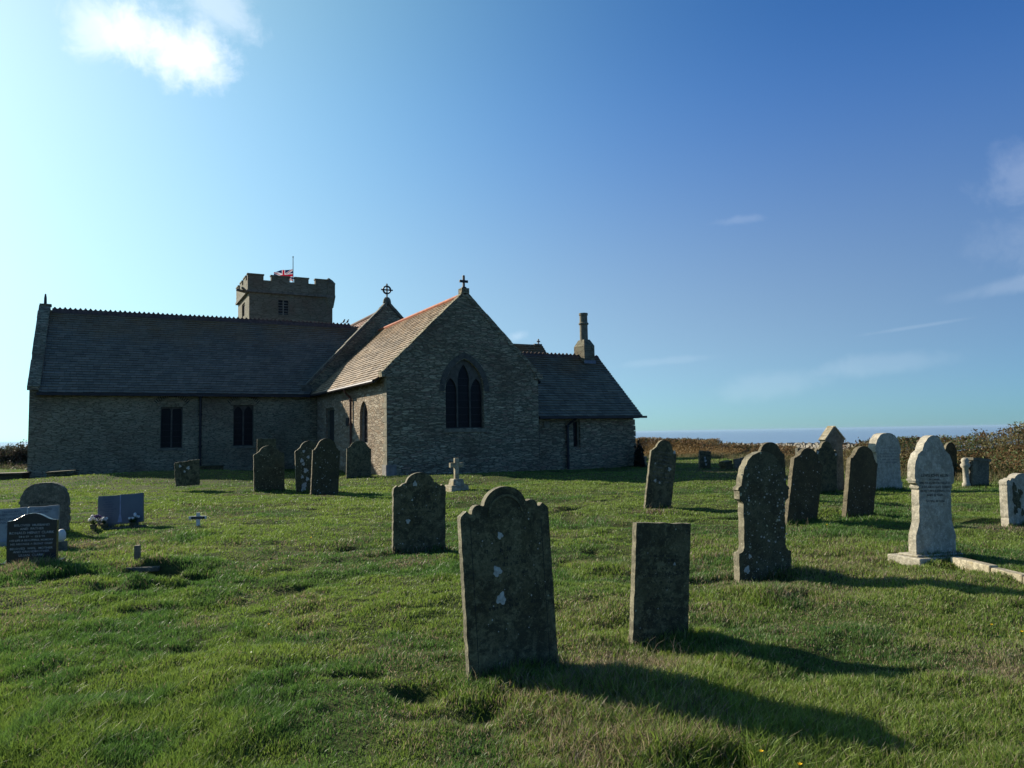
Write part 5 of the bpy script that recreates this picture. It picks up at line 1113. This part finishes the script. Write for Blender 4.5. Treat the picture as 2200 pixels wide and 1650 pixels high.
o = fast_mesh('earth_bank', V, q, None, None, mt, True); tag(o, 'low earth bank under the bracken', kind='structure')
# straw-coloured long grass before the bracken
n_ = 26000; s_ = rs.rand(n_) * PL; x0, y0 = path(s_); nx_, ny_ = pnorm(s_); w_ = -(rs.rand(n_) ** 1.6) * 2.2 + .3; x_ = x0 + nx_ * w_; y_ = y0 + ny_ * w_; ok = (y_ > 18) & ~inside_church(x_, y_); x_ = x_[ok]; y_ = y_[ok]; n_ = len(x_); w_ = w_[ok]
gz = H(x_, y_); hh = (.10 + .22 * rs.rand(n_)) * (1 + .3 * (w_ > -.5)); P0_ = np.stack([x_, y_, gz], 1); P1_ = P0_ + np.stack([rs.normal(size=n_) * .09, rs.normal(size=n_) * .09, hh], 1)
cs = np.where(rs.rand(n_)[:, None] < .55, np.array([.20, .16, .08]), np.array([.09, .11, .035])) * (.6 + .7 * rs.rand(n_)[:, None])
o = merge('long_grass', [twigs(P0_, P1_, .008, cs)], M['leafage']); tag(o, 'dry long grass fringing the bracken', 'grass', kind='stuff')

# dry stone wall
def s_at_px(pxx):
    ss = np.linspace(2, PL - 2, 2000); xx, yy = path(ss); nn_ = pnorm(ss); xx = xx + nn_[0] * 1.6; yy = yy + nn_[1] * 1.6; return ss[np.argmin(np.abs(px_of(xx, yy) - pxx))]
sa, sb = s_at_px(1850), s_at_px(1440); b = MB(); sw_ = min(sa, sb)
while sw_ < max(sa, sb):
    ln_ = .16 + .22 * rnd.random(); ar = np.array([sw_, sw_ + ln_]); xx, yy = path(ar); nn_ = pnorm(ar); xx = xx + nn_[0] * 1.6; yy = yy + nn_[1] * 1.6
    hor = 932 - .0175 * (px_of(xx[0], yy[0]) - 1100); zt_ = EYE - (955 - hor) * yy[0] / FOC; z = zt_ - .62
    d = np.array([xx[1] - xx[0], yy[1] - yy[0], 0]); nv_ = np.array([nn_[0][0], nn_[1][0], 0])
    b.box(np.array([xx[0], yy[0], zt_ - 1.6]) + nv_ * .06, d, nv_ * .4, EZ * 1.4)
    while z < zt_ - .02:
        hs = .07 + .08 * rnd.random(); o_ = rnd.uniform(-.05, .04); c_ = np.array([xx[0], yy[0], z]) + nv_ * o_ + d * rnd.uniform(-.05, .05)
        b.box(c_, d * (.94), nv_ * .45 + d * rnd.uniform(-.1, .1), EZ * hs * .92 + d * rnd.uniform(-.08, .08)); z += hs
    if rnd.random() < .5: b.ball(np.array([xx[0], yy[0], zt_ + .03]) + nv_ * .2, .07 + .06 * rnd.random(), 1, .5, (1.3, 1.2, .8))
    sw_ += ln_
mt = plain('field_stone', (.20, .19, .16), .9, .55, 3); tag(b.build('dry_stone_wall', mt, origin=(11, 34, 0), recalc=True), 'low dry stone wall half buried in bracken beyond the graves', 'wall')

# bush and rough bank left of the transept
def bush(name, c_, rx, ry, rz, n_, cols, size, label, cat, stemsn=40, jag=.35):
    c_ = np.array(c_, float); d = rs.normal(size=(n_, 3)); d /= np.linalg.norm(d, axis=1)[:, None]; d[:, 2] = np.abs(d[:, 2]); rr2 = (1 - .55 * rs.rand(n_) ** 1.5) * (1 + jag * (vnoise(d[:, 0] * 3 + 10, d[:, 2] * 3 + d[:, 1], .5, 81) - .5) * 2)
    P = c_ + d * np.array([rx, ry, rz]) * rr2[:, None]; cl_ = np.array(cols); ci = rs.randint(0, len(cl_), n_); e = empty(name, c_, label, cat)
    def rel(v): return v - c_
    v, f, k_ = leaves(P, size, cl_[ci] * (.6 + .7 * rs.rand(n_)[:, None]), .5); o_ = fast_mesh('foliage', rel(v), f, None, k_, M['leafage']); o_.parent = e
    k = stemsn; dd = rs.normal(size=(k, 3)); dd[:, 2] = np.abs(dd[:, 2]) + .6; dd /= np.linalg.norm(dd, axis=1)[:, None]; P1_ = c_ + dd * np.array([rx, ry, rz]) * (1.0 + .25 * rs.rand(k))[:, None]; v, f, k_ = twigs(np.tile(c_ - (0, 0, .2), (k, 1)), P1_, .02, np.tile([.05, .04, .03], (k, 1)))
    o_ = fast_mesh('branches', rel(v), f, None, k_, M['leafage']); o_.parent = e; return e
BC = [(.05, .06, .03), (.08, .07, .045), (.035, .045, .025), (.10, .08, .06)]
for i, (px, py, yy, rx, rz, lab) in enumerate(((44, 984, 50, 1.0, .92, 'dark thorny bush against the sky, nearest the transept corner'), (14, 992, 50.5, 1.2, .85, 'greyish scrub bush at the left edge, left of the dark thorny one'), (-40, 990, 51, 2.0, .9, 'scrub bush just beyond the left edge of the photo'))):
    g_ = at_y(px, py, yy); bush('bush', (g_[0], g_[1], Hs(g_[0], g_[1]) - .1), rx, rx, (at_y(px, 953 + i * 5, yy)[2] - Hs(g_[0], g_[1])) * 1.0, 3600, BC, .07, lab, 'bush')
g_ = at_ground(1369, 1003); bush('shrub', (g_[0] + .15, g_[1] + .2, 0), .22, .5, 1.05, 1500, [(.02, .025, .015), (.03, .035, .02)], .06, 'dark narrow shrub at the vestry corner', 'shrub', 8, .3)
n_ = 16000; x_ = rs.uniform(-52, -22, n_); y_ = rs.uniform(44, 56, n_); P0_ = np.stack([x_, y_, H(x_, y_)], 1); hh = .12 + .3 * rs.rand(n_) * smooth((y_ - 46) / 5); P1_ = P0_ + np.stack([rs.normal(size=n_) * .1, rs.normal(size=n_) * .1, hh], 1)
cs = np.where(rs.rand(n_)[:, None] < .5, np.array([.13, .10, .07]), np.array([.07, .09, .035])) * (.6 + .7 * rs.rand(n_)[:, None])
o = merge('rough_grass', [twigs(P0_, P1_, .03, cs)], M['leafage']); tag(o, 'rough brownish grass on the bank left of the transept', 'grass', kind='stuff')

# ------------------------------------------------------------------ sea air
mt = bpy.data.materials.new('sea_haze'); mt.use_nodes = True; mt.node_tree.nodes.clear(); N = NT(mt.node_tree)
vol = N.n('ShaderNodeVolumePrincipled', ins={"Color": (0.44, 0.64, 0.82), "Density": 3.0e-5, 'Anisotropy': 0.2})
N.n('ShaderNodeOutputMaterial', ins={1: vol.outputs[0]})
b = MB(); b.box((-80000, -80000, -76), (160000, 0, 0), (0, 160000, 0), (0, 0, 96)); tag(b.build('haze', mt), 'thin sea haze', 'haze', kind='stuff')
